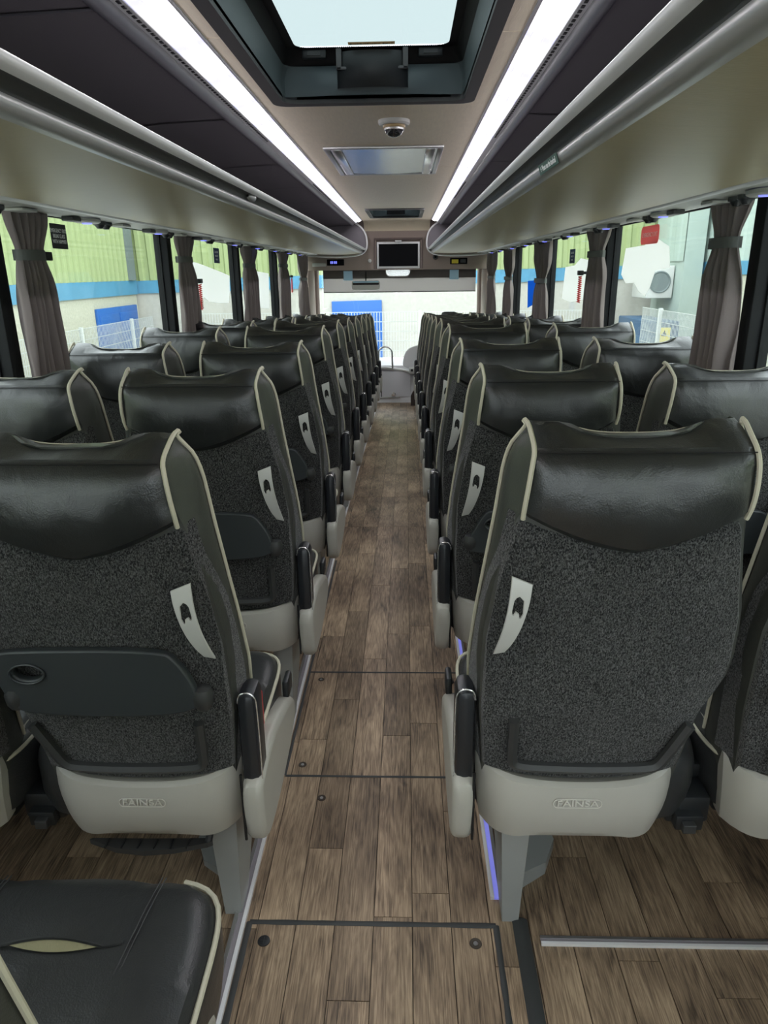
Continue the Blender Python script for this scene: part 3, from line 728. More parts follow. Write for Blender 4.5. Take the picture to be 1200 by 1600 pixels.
def seat_body(s):
    levels = [.40, .47, .54, .60, .64, .68, .72, .77, .82, .87, .92, .97, 1.01, 1.05, 1.08, 1.10, 1.112, 1.124, 1.134]
    rows = []
    for z in levels:
        zz_ = z
        a, b, c, d = lerp(Kxr, z), lerp(Krr, z), lerp(Kxf, z), lerp(Krf, z); yr, yf = lerp(Kyr, z), lerp(Kyf, z)
        wing = .035
        poly = [(a+.004, yr), ((a+b)/2, yr-.006), (b-.004, yr), (b+.2*(d-b), yr+.02), (d, (yr+yf)/2), (d, yf-.01), (d-.012, yf+.004), (d-.05, yf), (d-.10, yf-wing), ((c+d)/2, yf-wing-.004), (c+.10, yf-wing), (c+.05, yf), (c+.012, yf+.004), (c, yf-.01), (c, (yr+yf)/2), (a-.2*(a-c)*0, yr+.02)]
        poly = smoothpoly(poly, 1)
        rows.append([(x, y, z if z <= 1.1 else 1.10+(z-1.10)*max(0, min(1, (y+.08)/.075))) for x, y in poly])
    top = rows[-1]; cx = sum(p[0] for p in top)/len(top); cy = sum(p[1] for p in top)/len(top)
    rows.append([(cx+(x-cx)*.9, cy+(y-cy)*.85, z+.004-.010*(1-min(1, abs(x)/.15))) for x, y, z in top])
    rows.append([(cx+(x-cx)*.5, cy+(y-cy)*.4, 1.108) for x, y, z in top])
    n = len(rows[0]); mb = MB()
    mb.grid(lambda u, v: rows[int(round(v*(len(rows)-1)))][int(round(u*n)) % n], n, len(rows)-1, closeu=True)
    mb.f.append(tuple(len(mb.v)-n+i for i in range(n)))
    return mb
def zb(u): return .922+.074*abs(u)**1.5
def topz(u):
    k = min(1, max(0, (abs(u)-.35)/.42)); k = k*k*(3-2*k); return 1.118+.021*k
def headrest(seed=0):
    NU = 28
    vs = []
    def row(v):
        out = []
        for i in range(NU+1):
            u = -1+2*i/NU
            if v == 0: z = topz(u)-.006; y = .012
            elif v == 1: z = topz(u); y = .0
            elif v == 2: z = topz(u)*.6+1.107*.4+.004; y = -.035
            elif v == 3: z = 1.110; y = -.082
            elif v == 4: z = 1.1045; y = -.0850
            elif v == 5: z = 1.099; y = -.0935
            else:
                q = (v-5)/8.0; zt = 1.099; z = zt+(zb(u)-zt)*q
                y = lerp(Kyr, z)-.014-.017*math.sin(PI*(q*.85+.05))*(1-abs(u)**4)-.004
                if v == 13: y += .028
            a = lerp(Kxr, max(z, 1.012)); b = lerp(Krr, z)
            x = (a+b)/2+u*(b-a)/2
            if v <= 2:
                kk = (2-v)/2; x *= 1-.0*kk
            if abs(u) > .98: y += .006
            wv = .0035*noise.noise(Vector((x*14+seed, z*18, seed)))+.0015*noise.noise(Vector((x*45, z*30, seed)))
            if 2 <= v < 13 and v not in (4,): y -= wv*(1 if v > 4 else .4); 
            if v in (1, 2): z += wv*1.2
            out.append((x, y, z))
        return out
    R = [row(v) for v in range(14)]
    # wrap the side edges in
    mb = MB(); R2 = []
    for r_ in R: R2.append([(r_[0][0]+.001, r_[0][1]+.016, r_[0][2]-.001)]+r_+[(r_[-1][0]-.001, r_[-1][1]+.016, r_[-1][2]-.001)])
    n = NU+2
    mb.grid(lambda u, v: R2[int(round(v*13))][int(round(u*n))], n, 13, flip=False)
    return mb
def fabric():
    NU = 26; NV = 22
    def fn(u_, v):
        u = -1+2*u_; zt = .945+.052*abs(u)**1.5
        zl = .448+.028*u*u; z = zt+(zl-zt)*v
        a = lerp(Kxr, z)-.007; b = lerp(Krr, z)+.004
        x = (a+b)/2+u*(b-a)/2
        e = abs(u)**6
        y = lerp(Kyr, z)-.016+.016*e
        y -= .006*math.exp(-((z-.62)/.09)**2)*(1-u*u)
        y += .003*noise.noise(Vector((x*9, z*9, 3)))
        # gather by the handle, aisle side
        y += .012*math.exp(-((x+.205)/.045)**2-((z-.80)/.07)**2)
        if u_ < .001:
            k_ = max(0, min(1, (.93-z)/.10)); yr_ = lerp(Kyr, z); hf = (lerp(Kyf, z)-yr_)/2; dy = .020+.040*k_
            y = yr_+dy; x = lerp(Kxr, z)+(lerp(Kxf, z)-lerp(Kxr, z))*min(1, dy/hf)-.005
        elif u_ > .999: y += .022
        if v < .001: y += .014
        return (x, y, z)
    return MB().grid(fn, NU, NV)
def side_shellfn(z): return -.055+.0*z
def zs(u): return .442+.034*abs(u)**2.2
def shell():
    NU = 30
    def fn(u_, v):
        u = -1+2*u_
        xa, xb = -.246, .146
        k = v*10
        if k <= .5: z = zs(u)-.002; y = -.036
        elif k <= 1.5: z = zs(u)+.001; y = -.052
        elif k <= 8:
            q = (k-2)/6; z = zs(u)-.006+(.318-zs(u)+.006)*q; y = -.058-.014*math.sin(PI*(.1+.8*q))
            xa += .012*q*q; xb -= .022*q*q
        elif k <= 9.2: z = .307; y = -.045; xa += .02; xb -= .032
        else: z = .303; y = .06; xa += .03; xb -= .04
        if k > 7 and abs(u) < .62: z += .006*(1-(abs(u)/.62)**6)
        x = (xa+xb)/2+u*(xb-xa)/2
        y += .065*abs(u)**7
        return (x, y, z)
    mb = MB().grid(fn, NU, 10)
    # side returns
    for ui, x0 in ((0, -1), (1, 1)):
        def sd(a, v, ui=ui):
            p = fn(ui, v); return (p[0]+(.006 if ui == 0 else -.006)*a, p[1]+.11*a, p[2])
        mb.grid(sd, 3, 10, flip=(ui == 0))
    return mb
def cushion(aisle=True, big=False):
    xa, xb = (-.262, .215)
    zt = .452
    def fn(u, v):
        # superellipse dome
        a = 2*PI*u; c, s_ = math.cos(a), math.sin(a); n_ = 5.0
        r = (abs(c)**n_+abs(s_)**n_)**(-1/n_)
        prof = [(.975, -.125), (1.0, -.08), (1.0, -.03), (.982, -.006), (.93, .010), (.82, .018), (.6, .019), (.4, .017), (.2, .016), (.0001, .016)]
        k = v*(len(prof)-1); i = int(round(k)); rr, dz = prof[i]
        X = r*c*rr; Y = r*s_*rr
        x = (xa+xb)/2+X*(xb-xa)/2; y = .215+Y*.245
        z = zt+dz-.010*max(0, Y)**4+.006*abs(X)**3-.004*math.exp(-((abs(X)-.45)/.05)**2)*(rr < .99)
        if rr < .95: z += .007*noise.noise(Vector((x*11, y*11, 1)))
        return (x, y, z)
    return MB().grid(fn, 56, 9, closeu=True), (xa, xb)
def seat(s, kind, tray, logo=True, piping=True, mesh_cache=None):
    """s=+1: aisle on the left of the seat (right-hand side of coach)"""
    mir = s < 0
    t = empty('passenger_seat')
    seat_body(s).build('backrest', LEATHER2, t, mirror=mir)
    headrest(1.3 if s > 0 else 4.1).build('headrest_cover', LEATHER, t, mirror=mir)
    MB().tube([(x, -.0905, 1.1045) for x in [-.172+.34*i/12 for i in range(13)]], .0012, 5).build('top_seam', BLACK, t, mirror=mir)
    fabric().build('back_panel', CARPET, t, mirror=mir)
    sh = shell().build('lower_shell', SHELL, t, mirror=mir)
    c, (xa, xb) = cushion(); cu = c.build('seat_cushion', SEATL, t, mirror=mir)
    # piping
    def pl(K, zl, off=0, yk=Kyf):
        return None
    if piping:
        for sgn, Kr, Kf, zl in ((-1, Kxr, Kxf, .47), (1, Krr, Krf, .66)):
            zz = [1.134, 1.128, 1.115, 1.095, 1.06, 1.02, .965, .90, .84, .77, .70, .66, .60, .54, .47]
            front = [(lerp(Kf, z)+sgn*.002, lerp(Kyf, z)-.012, z+.002) for z in zz if z >= zl]
            top = [(sgn*(.180 if sgn < 0 else .176), -.016, 1.1395), (sgn*(.186 if sgn < 0 else .179), .002, 1.140)]
            MB().tube(smoothline(top+front, 1), .0036, 7).build('front_piping', PIPE, t, mirror=mir)
            rear = [(sgn*(.183 if sgn < 0 else .177), -.004, 1.141), (sgn*(.180 if sgn < 0 else .176), -.02, 1.138), (sgn*.179 if sgn < 0 else .1725, -.045, 1.128), (lerp(Kr, 1.107)-.002*(-sgn), -.086, 1.108), (lerp(Kr, 1.08)+sgn*.003, -.096, 1.085), (lerp(Kr, 1.05)+sgn*.003, -.098, 1.05), (lerp(Kr, 1.02)+sgn*.001, -.094, 1.015), (lerp(Kr, 1.005)-sgn*.003, -.086, .992)]
            MB().tube(smoothline(rear, 2), .0042, 7).build('rear_piping', PIPE, t, mirror=mir)
        MB().tube(smoothline([(-.10, .004, 1.127), (-.06, .002, 1.1175), (.0, .002, 1.116), (.06, .002, 1.1175), (.10, .004, 1.127)], 2), .0014, 5).build('crest_piping', PIPE, t, mirror=mir)
    def cpipe(off):
        pts = []
        for i in range(30):
            a = PI*.69+PI*.69*i/29
            c_, s_ = math.cos(a), math.sin(a); r = (abs(c_)**5+abs(s_)**5)**(-.2)
            pts.append(((xa+xb)/2+(r*c_)*(xb-xa)/2*.992, .215+r*s_*.245*.992, .448-.008*max(0, r*s_)**4+.006*abs(r*c_)**3))
        return pts
    cp = cpipe(0); MB().tube(cp, .0042, 7).build('cushion_piping', PIPE, t, mirror=mir)
    # grab handle plate on the aisle side
    out = smoothline([(-.192, .893), (-.166, .877)], 0)
    def arc(pts): return smoothline(pts, 2)
    o1 = [(-.205, .892), (-.173, .880)]+arc([(-.173, .880), (-.176, .85), (-.186, .80), (-.198, .76), (-.209, .736)])[1:]+[(-.226, .730)]+arc([(-.226, .730), (-.222, .755), (-.214, .80), (-.208, .85), (-.205, .892)])[1:-1]
    hole = [(-.198, .858), (-.192, .861), (-.184, .852), (-.184, .826), (-.188, .817), (-.192, .817), (-.193, .826), (-.197, .829), (-.200, .823), (-.204, .824), (-.205, .832), (-.202, .852)]
    hk = plate('grab_handle', [o1, hole], .006, .0012, WHITEP, t, fn=lambda x, z, q: (-x if mir else x, lerp(Kyr, z)-.034+.85*(z-.83)**2*3-.06*(x+.19)-q, z))
    if mir: hk.data.flip_normals()
    # pocket frame
    off = 0
    fp = [(-.184, .592), (-.184, .51), (-.181, .488), (-.150, .481), (-.03, .477), (.07, .481), (.092, .488), (.108, .52), (.137, .585)]
    hw = .0105
    MB().tube([(x, lerp(Kyr, z)-.024, z) for x, z in smoothline(fp, 2)], hw, 6).build('pocket_frame', FRAMEM, t, mirror=mir)
    # armrest and side bolster
    if kind == 'aisle':
        ar = MB().box(-.290, -.252, -.052, .025, .405, .640, .016)
        a_ = ar.build('armrest', PAD, t, mirror=mir)
        MB().tube([(x, -.044, z) for x, z in smoothline([(-.2915, .43), (-.2915, .615), (-.288, .634), (-.279, .642), (-.266, .642), (-.257, .637), (-.254, .62)], 2)], .0016, 6).build('armrest_edge', CHROME, a_, mirror=mir)
        yz = smoothpoly([(-.055, .345), (-.060, .43), (-.045, .44), (.03, .45), (.09, .45), (.2, .425), (.3, .395), (.34, .365), (.32, .325), (.15, .295), (.0, .295), (-.04, .31)], 2)
        bl = plate('side_shell', [yz], .042, .015, SHELL, t, fn=lambda y, z, q: ((-x_ if mir else x_) if False else (-( -.274+q) if mir else (-.274+q)), y, z), res=3)
        if mir: bl.data.flip_normals()
        MB().tube([(-.2535, -.062, z) for z in (.47, .42, .36, .312)], .003, 6).build('shadow_gap', BLACK, t, mirror=mir)
        MB().box(-.288, -.272, .30, .36, .40, .45, .007).build('recline_lever', BLACKP, t, mirror=mir)
        MB().box(-.266, -.248, .09, .12, .46, .545, .003).build('belt_buckle', RED, t, mirror=mir)
        # leg
        lg = MB()
        def legf(u, v):
            z = .315*v; hw0 = .018+.012*v; xc = (-.152 if s > 0 else -.184)-.006*v
            hd = .03+.085*v
            sgx = [(-1, -1), (1, -1), (1.0, 1), (-1, 1)]
            a, b = sgx[int(round(u*4)) % 4]
            return (xc+a*hw0, .085*v*.6+.055+b*hd, z)
        lg.grid(legf, 4, 6, closeu=True); lg.f.append((0, 3, 2, 1))
        lg.build('leg', LEGM, t, smooth=False, mirror=mir)
        ft = MB().add([(-.135, .10, .0), (-.05, .16, 0), (-.015, .24, 0), (-.02, .27, 0), (-.135, .27, 0), (-.135, .10, .05), (-.05, .16, .035), (-.015, .24, .03), (-.02, .27, .03), (-.135, .27, .05)],
                      [(4,3,2,1,0),(5,6,7,8,9),(0,1,6,5),(1,2,7,6),(2,3,8,7),(3,4,9,8),(4,0,5,9)])
        (None if s > 0 else setattr(ft, 'v', [(x-.03, y, z) for x, y, z in ft.v]))
        ft.build('foot_bracket', LEGM, t, smooth=False, mirror=mir)
        # mechanism between the pair of seats
        mc = MB().box(.145, .235, .0, .16, .30, .365, .01); mc.box(.16, .215, -.02, .03, .30, .335, .004); mc.box(.15, .235, .06, .2, .36, .40, .012)
        mc.build('seat_mechanism', BLACKP, t, mirror=mir)
        MB().box(.17, .196, -.035, -.02, .305, .325, .002).build('latch', FRAMEM, t, smooth=False, mirror=mir)
        MB().box(-.16, .235, .12, .165, .262, .305, .003).build('seat_beam', LIGHTRAIL, t, mirror=mir)
        # foot rest bar hung under the shell
    else: MB().box(-.245, .28, .12, .165, .262, .305, .003).build('seat_beam', LIGHTRAIL, t, mirror=mir)
    # underside pan
    MB().box(-.235, .2, .03, .43, .30, .35, .012).build('seat_pan', BLACKP, t, mirror=mir)
    if tray:
        if s > 0: pts = [(-.150, .757), (.10, .757), (.142, .70), (.155, .672), (.150, .629), (-.195, .629), (-.212, .655), (-.20, .68), (-.172, .735)]; cxh = -.135
        else: pts = [(-.150, .757), (.138, .760), (.165, .737), (.196, .68), (.188, .629), (-.12, .629), (-.15, .66), (-.165, .70), (-.165, .745)]; cxh = -.108
        # tray outline in true x (not mirrored): hole on the left on both sides
        hole = [(cxh+.031*math.cos(a), .716+.0185*math.sin(a)) for a in [2*PI*i/20 for i in range(20)]]
        tr = plate('folding_table', [smoothpoly(pts, 2), hole], .018, .004, TRAYM, t, fn=lambda x, z, q: (x, lerp(Kyr, z)-.036-q+.10*(z-.70), z), res=2)
        hk_ = MB(); hk_.tube([(cxh+.032*math.cos(a), lerp(Kyr, .716)-.046, .716+.0195*math.sin(a)) for a in [2*PI*i/20 for i in range(20)]], .0022, 6, closed=True); hk_.build('cup_ring', TRAYM, tr)
        for kx in ((-.203, .150) if s > 0 else (.203, -.145)):
            MB().lathe([(.0001, -.027), (.012, -.024), (.019, -.012), (.021, .004), (.016, .019), (.0001, .023)], 14, c=(kx, lerp(Kyr, .66)-.034, .660), axis='z').build('table_hinge', FRAMEM, t)
    if logo:
        lc = -.055*s
        def ly(x, z): return -.0735
        lp = rrect(-.046, .046, -.0095, .0095, .009)
        MB().tube([(lc+a, -.0712, .408+b) for a, b in lp], .0009, 5, closed=True).build('logo_outline', LOGOM, sh)
        text_mesh('logo_lettering', 'FAINSA', .0195, LOGOM, sh, Matrix.Translation((lc, -.0712, .408)) @ Matrix.Rotation(PI/2, 4, 'X'), .0012, 1.25)
    return t
RX, LX, RWX, LWX = .383, -.565, .872, -1.052
PITCH = .755
rows_def = []
def ordinal(k): return ['nearest', 'second', 'third', 'fourth', 'fifth', 'sixth', 'seventh', 'eighth', 'ninth', 'tenth'][k]
def place(o, x, y): o.location = (x, y, zf(y+.1)+(0 if y < 3.8 else .0))
cache = {}
pR = seat(1, 'aisle', False); place(pR, RX, 1.19)
pR.name = 'passenger_seat'
tag(pR, 'coach seat without folding table, nearest on the right of the aisle', 'seat', 'aisle seats right of the aisle')
pRt = seat(1, 'aisle', True)
for k in range(1, 10):
    o = pRt if k == 1 else copy_tree(pRt, cache)
    place(o, RX, 1.19+PITCH*k)
    tag(o, 'black and grey coach seat, %s from the camera on the right of the aisle' % ordinal(k), 'seat', 'aisle seats right of the aisle')
pRW = seat(1, 'window', True)
for k in range(0, 10):
    o = pRW if k == 0 else copy_tree(pRW, cache)
    place(o, RWX, 1.19+PITCH*k)
    tag(o, 'black and grey coach seat, %s from the camera beside the right windows' % ordinal(k), 'seat', 'window seats on the right')
pL = seat(-1, 'aisle', True)
for k in range(0, 10):
    o = pL if k == 0 else copy_tree(pL, cache)
    place(o, LX, 1.15+PITCH*k)
    if k == 0: o.location = (LX-.012, 1.20, -.018)
    tag(o, 'black and grey coach seat, %s full seat back on the left of the aisle' % ordinal(k), 'seat', 'aisle seats left of the aisle')
# curved foot rest under the nearest left seat
def footrest(x, y):
    t = empty('foot_rest', (x, y, 0))
    def fn(u, v):
        a = -1+2*u; d = .028*(1-a*a)+.004
        return (a*.125, -.01+d*(v-.0)*1.2*-1+.02, .228-.012*v+.004*math.sin(PI*v))
    MB().prism([( -.125, .012), (-.06, -.012), (0, -.019), (.06, -.012), (.125, .006), (.135, .012), (.13, .020), (0, .016), (-.12, .016)], lambda a, b, q: (a, b, .245+q), 0, .012).build('tread', FRAMEM, t, smooth=False)
    for i in range(6): MB().box(-.085+.034*i, -.082+.034*i, -.012, .014, .2565, .2595).build('tread_rib', BLACKP, t, smooth=False)
    MB().tube([(.125, .014, .252), (.128, .05, .28), (.128, .09, .29)], .008, 8).build('arm', FRAMEM, t)
    return t
cf = {}
ft = footrest(-.565+.025, 1.16); tag(ft, 'curved dark foot rest bar hanging under the nearest full seat on the left', 'foot rest')
pLW = seat(-1, 'window', True)
for k in range(0, 10):
    o = pLW if k == 0 else copy_tree(pLW, cache)
    place(o, LWX, 1.15+PITCH*k)
    tag(o, 'black and grey coach seat, %s from the camera beside the left windows' % ordinal(k), 'seat', 'window seats on the left')
# the torn cushion in the bottom left corner
o = copy_tree(pL, cache); o.location = (LX, .375, .018)
tag(o, 'coach seat with torn leather cushion in the bottom left corner of the view', 'seat', 'aisle seats left of the aisle')
for ch in bpy.data.objects:
    if ch.parent == o and (ch.name.startswith('seat_cushion') or ch.name.startswith('cushion_piping')): ch.location = (.032, .045, 0)
def ctop(y): return .470-.012*max(0, (y-.38)/.13)**2
for x0, x1 in ((-.062, -.085), (.185, .160)):
    for dx in (-.003, .003):
        MB().tube([(x0+(x1-x0)*i/10+dx, .485-.40*i/10, ctop(.485-.40*i/10)+.0016) for i in range(11)], .0011, 5).build('cushion_stitching', FRAMEM, o)
n = 14
lip = [(-.0+.14*i/n, .358+.004*math.sin(PI*i/n), .4715+.010*math.sin(PI*i/n)) for i in range(n+1)]
low = [(-.0+.14*i/n, .358-.011*math.sin(PI*i/n), .4715+.001) for i in range(n+1)]
mb = MB(); mb.grid(lambda u, v: [low, lip][int(round(v))][int(round(u*n))], n, 1); mb.build('torn_foam', FOAM, o, smooth=False)
MB().tube([(-.07, .352, .4705)]+lip+[(.165, .365, .471)], .0028, 6).build('torn_edge', SEATL, o)
# driver's seat beyond the right rows
t = empty('driver_chair', (.53, 9.0, zf(9))); tag(t, 'dark rounded driver seat seen beyond the right-hand rows', 'seat')
MB().box(-.10, .10, -.04, .05, .95, 1.135, .04).build('headrest', LEATHER, t)
MB().box(-.22, .22, -.06, .08, .35, .93, .05).build('backrest', LEATHER, t)
MB().box(-.22, .22, .05, .2, .25, .38, .03).build('seat_cushion', LEATHER, t)
MB().box(-.12, .12, .0, .2, .0, .27, .02).build('pedestal', BLACKP, t)

# ------------------------------------------------------------------ curtains
def curtain(s, y0, y1, ztie, lab, tiey=None, narrow=False, zb_=.86):
    """gathered curtain hanging inside the window between y0 and y1"""
    X = XC+s*1.095
    t = empty('curtain', (X, (y0+y1)/2, 1.58)); tag(t, lab, 'curtain', 'curtains tied at the %s windows' % ('left' if s < 0 else 'right'))
    L = (y1-y0)/2; N = 64; NV = 30; top = 1.572; h = top-zb_; seedv = random.random()*50
    zt = (top-ztie)/h; ty = (tiey if tiey is not None else 0)
    def fn(u, v):
        d = abs(v-zt); g = math.exp(-(d/.10)**2)
        wd = 1.0-.38*g if v < zt else .86-.24*g+.10*(v-zt)
        if narrow: wd *= .9
        a = (-1+2*u)*L*wd+ty*(1-abs(v-zt)*1.2)*(1 if v < 1 else 1)*.6
        ph = u*2*PI*5.5+1.6*noise.noise(Vector((u*3+seedv, v*3, 0)))+.8*math.sin(u*9+seedv)
        amp = (.021+.014*noise.noise(Vector((u*4, v*2.5, seedv))))*(1-.55*g)
        return (s*(-.0)+amp*math.sin(ph)+.014*math.sin(u*PI)*-s*0, a, -h*v)
    mb = MB(); mb.grid(fn, N, NV)
    c = mb.build('curtain_fabric', CURT, t)
    sol = c.modifiers.new('thickness', 'SOLIDIFY'); sol.thickness = .002
    zz = ztie-1.58; wl = L*.66
    ring = []
    for i in range(24):
        a = 2*PI*i/24; ring.append((.034*math.cos(a), ty*.6+wl*math.sin(a), zz))
    rb = MB(); rb.grid(lambda u, v: (ring[int(round(u*24)) % 24][0], ring[int(round(u*24)) % 24][1], zz-.016+.032*v), 24, 2, closeu=True)
    tb = rb.build('tie_band', TIE, t)
    if lab.startswith('nearest') and s < 0:
        MB().box(-.012, .0, wl*.4, wl+.075, zz-.014, zz+.014, .003).build('tie_strap', PILLAR, tb)
    return t
nm4 = ['nearest', 'second', 'third', 'fourth', 'fifth']
for k, (a, b, zt) in enumerate(((2.25, 2.50, 1.44), (3.88, 4.22, 1.45), (5.47, 6.0, 1.43), (7.0, 7.65, 1.44), (8.35, 9.1, 1.30))):
    curtain(-1, a, b, zt, '%s gathered taupe curtain on the left side, beside a black window pillar' % nm4[k])
for k, (a, b, zt) in enumerate(((2.24, 2.53, 1.45), (3.76, 4.16, 1.45), (5.25, 5.80, 1.3), (6.95, 7.55, 1.3), (8.3, 9.1, 1.3))):
    curtain(1, a, b, zt, '%s gathered taupe curtain on the right side, beside a black window pillar' % nm4[k])
# red hammer cords beside curtains
for s, y, z, side in ((-1, 4.24, 1.25, 'second left curtain'), (1, 4.19, 1.27, 'second right curtain'), (-1, 7.70, 1.25, 'fourth left curtain')):
    t = empty('hammer_cord', (XC+s*1.075, y, z)); tag(t, 'red coiled hammer cord hanging beside the %s' % side, 'cord', 'red hammer cords')
    MB().tube([(.009*math.cos(i*.9), .009*math.sin(i*.9), .07-.14*i/90) for i in range(91)], .003, 5).build('coil', RED, t)
    MB().box(-.012, .012, -.03, .03, .075, .10, .004).box(min(0, s*.09), max(0, s*.09), -.012, .012, .08, .095).build('hammer_holder', BLACKP, t)

# ------------------------------------------------------------------ notices on the glass
def glass_mtx(s, y, z, off=.018):
    X = XC+s*(1.18-off)
    return frame_mtx((X, y, z), (0, -s*-1 if False else (1 if s < 0 else -1), 0), (0, 0, 1))
sticker('exit_notice', .125, .085, BLACK, glass_mtx(-1, 2.745, 1.513), 'black notice reading emergency exit break glass with hammer on the left window', 'sticker', 'EMERGENCY EXIT\nBREAK GLASS\nWITH HAMMER', .0195, sx=.8)
sticker('exit_notice', .24, .075, REDST, glass_mtx(1, 3.33, 1.515), 'red rounded notice reading emergency exit on the right window', 'sticker', 'EMERGENCY EXIT', .026, sx=.95, r=.02)
sticker('belt_notice', .15, .095, NAVY, glass_mtx(-1, 5.02, 1.49), 'navy seat belt notice on the second left window', 'sticker', 'Seat belts\nmust be\nworn', .024, r=.004)
sticker('belt_notice', .15, .085, NAVY, glass_mtx(1, 4.82, 1.455), 'navy seat belt notice on the second right window', 'sticker', 'Seat belts\nmust be\nworn', .022, r=.004)
def sheet(name, pts, s, m, lab, cat='paper'):  # flat translucent shape set just inside the side glass
    y0 = sum(p[0] for p in pts)/len(pts); z0 = sum(p[1] for p in pts)/len(pts)
    t = empty(name, (XC+s*1.166, y0, z0)); tag(t, lab, cat)
    o = [(p[0]-y0, p[1]-z0) for p in pts]
    plate('sheet', [o], .001, .0002, m, t, fn=lambda y, z, q: (q, y, z)); return t
sheet('white_shape', [(4.37, 1.452), (4.6, 1.435), (4.85, 1.412), (5.1, 1.388), (5.36, 1.36), (5.33, 1.25), (5.28, 1.175), (5.0, 1.185), (4.75, 1.205), (4.65, 1.235), (4.55, 1.225), (4.40, 1.25)], -1, WHITETRANS, 'large ragged white shape on the second left window')
sheet('white_shape', [(6.2, 1.395), (6.5, 1.385), (6.9, 1.37), (6.9, 1.345), (6.85, 1.06), (6.5, 1.08), (6.12, 1.10)], -1, WHITETRANS, 'white shape on the third left window')
sheet('white_shape', [(3.08, 1.46), (3.25, 1.50), (3.4, 1.475), (3.68, 1.47), (3.72, 1.35), (3.63, 1.31), (3.50, 1.315), (3.42, 1.28), (3.33, 1.262), (3.27, 1.30), (3.22, 1.37), (3.05, 1.38)], 1, WHITETRANS, 'ragged white shape on the nearest full right window')
sheet('white_shape', [(4.38, 1.425), (4.6, 1.44), (4.75, 1.40), (5.02, 1.39), (5.07, 1.19), (4.8, 1.175), (4.5, 1.20), (4.30, 1.215)], 1, WHITETRANS, 'white shape on the second right window')
sheet('blue_sheet', [(6.0, 1.315), (6.25, 1.29), (6.52, 1.285), (6.47, 1.06), (6.2, 1.10), (5.96, 1.12)], 1, MBLUE, 'bright blue sheet stuck on the third right window')

# ------------------------------------------------------------------ outside
GZ = -1.35
o = MB().box(-30, 30, -25, 45, GZ-.1, GZ).build('ground', GROUND, smooth=False); struct(o)
def corrug(x, y0, y1, z0, z1, s, pitch=.25, d=.05):
    mb = MB(); n = int((y1-y0)/pitch)
    pr = []
    for i in range(n):
        y = y0+i*pitch; pr += [(y, 0), (y+pitch*.35, 0), (y+pitch*.5, d), (y+pitch*.85, d)]
    pr.append((y1, 0)); N = len(pr)-1
    mb.grid(lambda u, v: (x-s*pr[int(round(u*N))][1], pr[int(round(u*N))][0], z0+(z1-z0)*v), N, 1, flip=s > 0)
    return mb
def side_building(s, x, ya, yb, zs0, zs1, mtop, lab, doors, split=None, htop=4.2):
    t = empty('warehouse', (0, 0, 0)); tag(t, lab, 'building')
    MB().box(x, x+s*.4, ya, yb, GZ, zs0).build('lower_wall', PEBBLE, t, smooth=False)
    MB().box(x-s*.04, x+s*.4, ya, yb, zs0, zs1).build('fascia', BSTRIP, t, smooth=False)
    if split is None: corrug(x, ya, yb, zs1, htop, s).build('cladding', mtop, t, smooth=False)
    else:
        corrug(x, ya, split, zs1, htop, s).build('cladding', mtop, t, smooth=False)
        corrug(x, split, yb, zs1, htop, s, pitch=.5, d=.02).build('cladding', PALECORR, t, smooth=False)
    MB().box(x, x+s*.4, ya, yb, zs1, htop+.05).build('backing_wall', PEBBLE, t, smooth=False).location = (s*.06, 0, 0)
    for (a, b, top) in doors:
        dd = MB().box(x-s*.06, x, a, b, GZ, top, .01).build('door', BDOOR, t)
        for yy in (a+.08, (a+b)/2+.04):
            for z0, z1 in ((GZ+.2, GZ+1.0), (GZ+1.1, top-.12)):
                MB().box(x-s*.075, x-s*.05, yy, yy+(b-a)/2-.12, z0, z1, .008).build('door_panel', BDOOR, dd)
    return t
LB = side_building(-1, -6.2, -8, 16.9, .94, 1.24, CORR, 'green clad warehouse with blue fascia and blue doors outside the left windows', [(14.5, 16.7, .72), (8.6, 11.2, .82)])
MB().box(-6.16, -6.1, 15.0, 15.35, 1.25, 4.2).build('down_pipe', GREENDARK, LB, smooth=False).location = (0, 1.4, 0)
RB = side_building(1, 6.0, -8, 16.9, 1.25, 1.48, CORR, 'green and pale clad warehouse with blue fascia outside the right windows', [(9.6, 11.3, .7)], split=12.9)
# pale bay in front of the right warehouse
t = empty('pale_annex', (0, 0, 0)); tag(t, 'pale grey-green clad annex standing out from the right-hand warehouse', 'building')
corrug(5.5, 15.1, 16.85, 1.50, 4.2, 1, pitch=.6, d=.015).build('cladding', PALECORR, t, smooth=False)
MB().box(5.52, 5.90, 15.1, 16.85, -1.35, 4.25).build('core', PALECORR, t, smooth=False)
t = empty('air_conditioner', (5.12, 16.0, 1.10)); tag(t, 'white air conditioning unit mounted on the wall outside the right window', 'air conditioner')
MB().box(-.15, .38, -.5, .5, -.32, .32, .02).build('casing', WHITEP, t)
MB().lathe([(.22, 0), (.22, -.02), (.2, -.03), (.18, -.01), (.0001, -.01)], 24, c=(.10, -.5, 0), axis='y').build('fan_grille', GREENDARK, t)
t = empty('electric_cabinet', (4.95, 15.2, GZ)); tag(t, 'blue electrical cabinet with a yellow warning label outside the right window', 'cabinet')
MB().box(-.3, .3, -1.0, 1.0, 0, 1.75, .02).build('casing', mat('dusty_blue', (.04, .09, .17), .6), t)
l_ = MB().box(-.10, .14, -1.012, -1.0, 1.32, 1.64).build('warning_label', YELLOW, t, smooth=False)
MB().prism([(-.04, 1.48), (.08, 1.48), (.02, 1.59)], lambda a, b, q: (a, -1.014-q, b), 0, .002).build('warning_triangle', BLACK, l_, smooth=False)
MB().box(-.31, -.30, -.9, -.1, .1, 1.45).build('cabinet_door', mat('dusty_blue_door', (.05, .11, .2), .6), t, smooth=False)
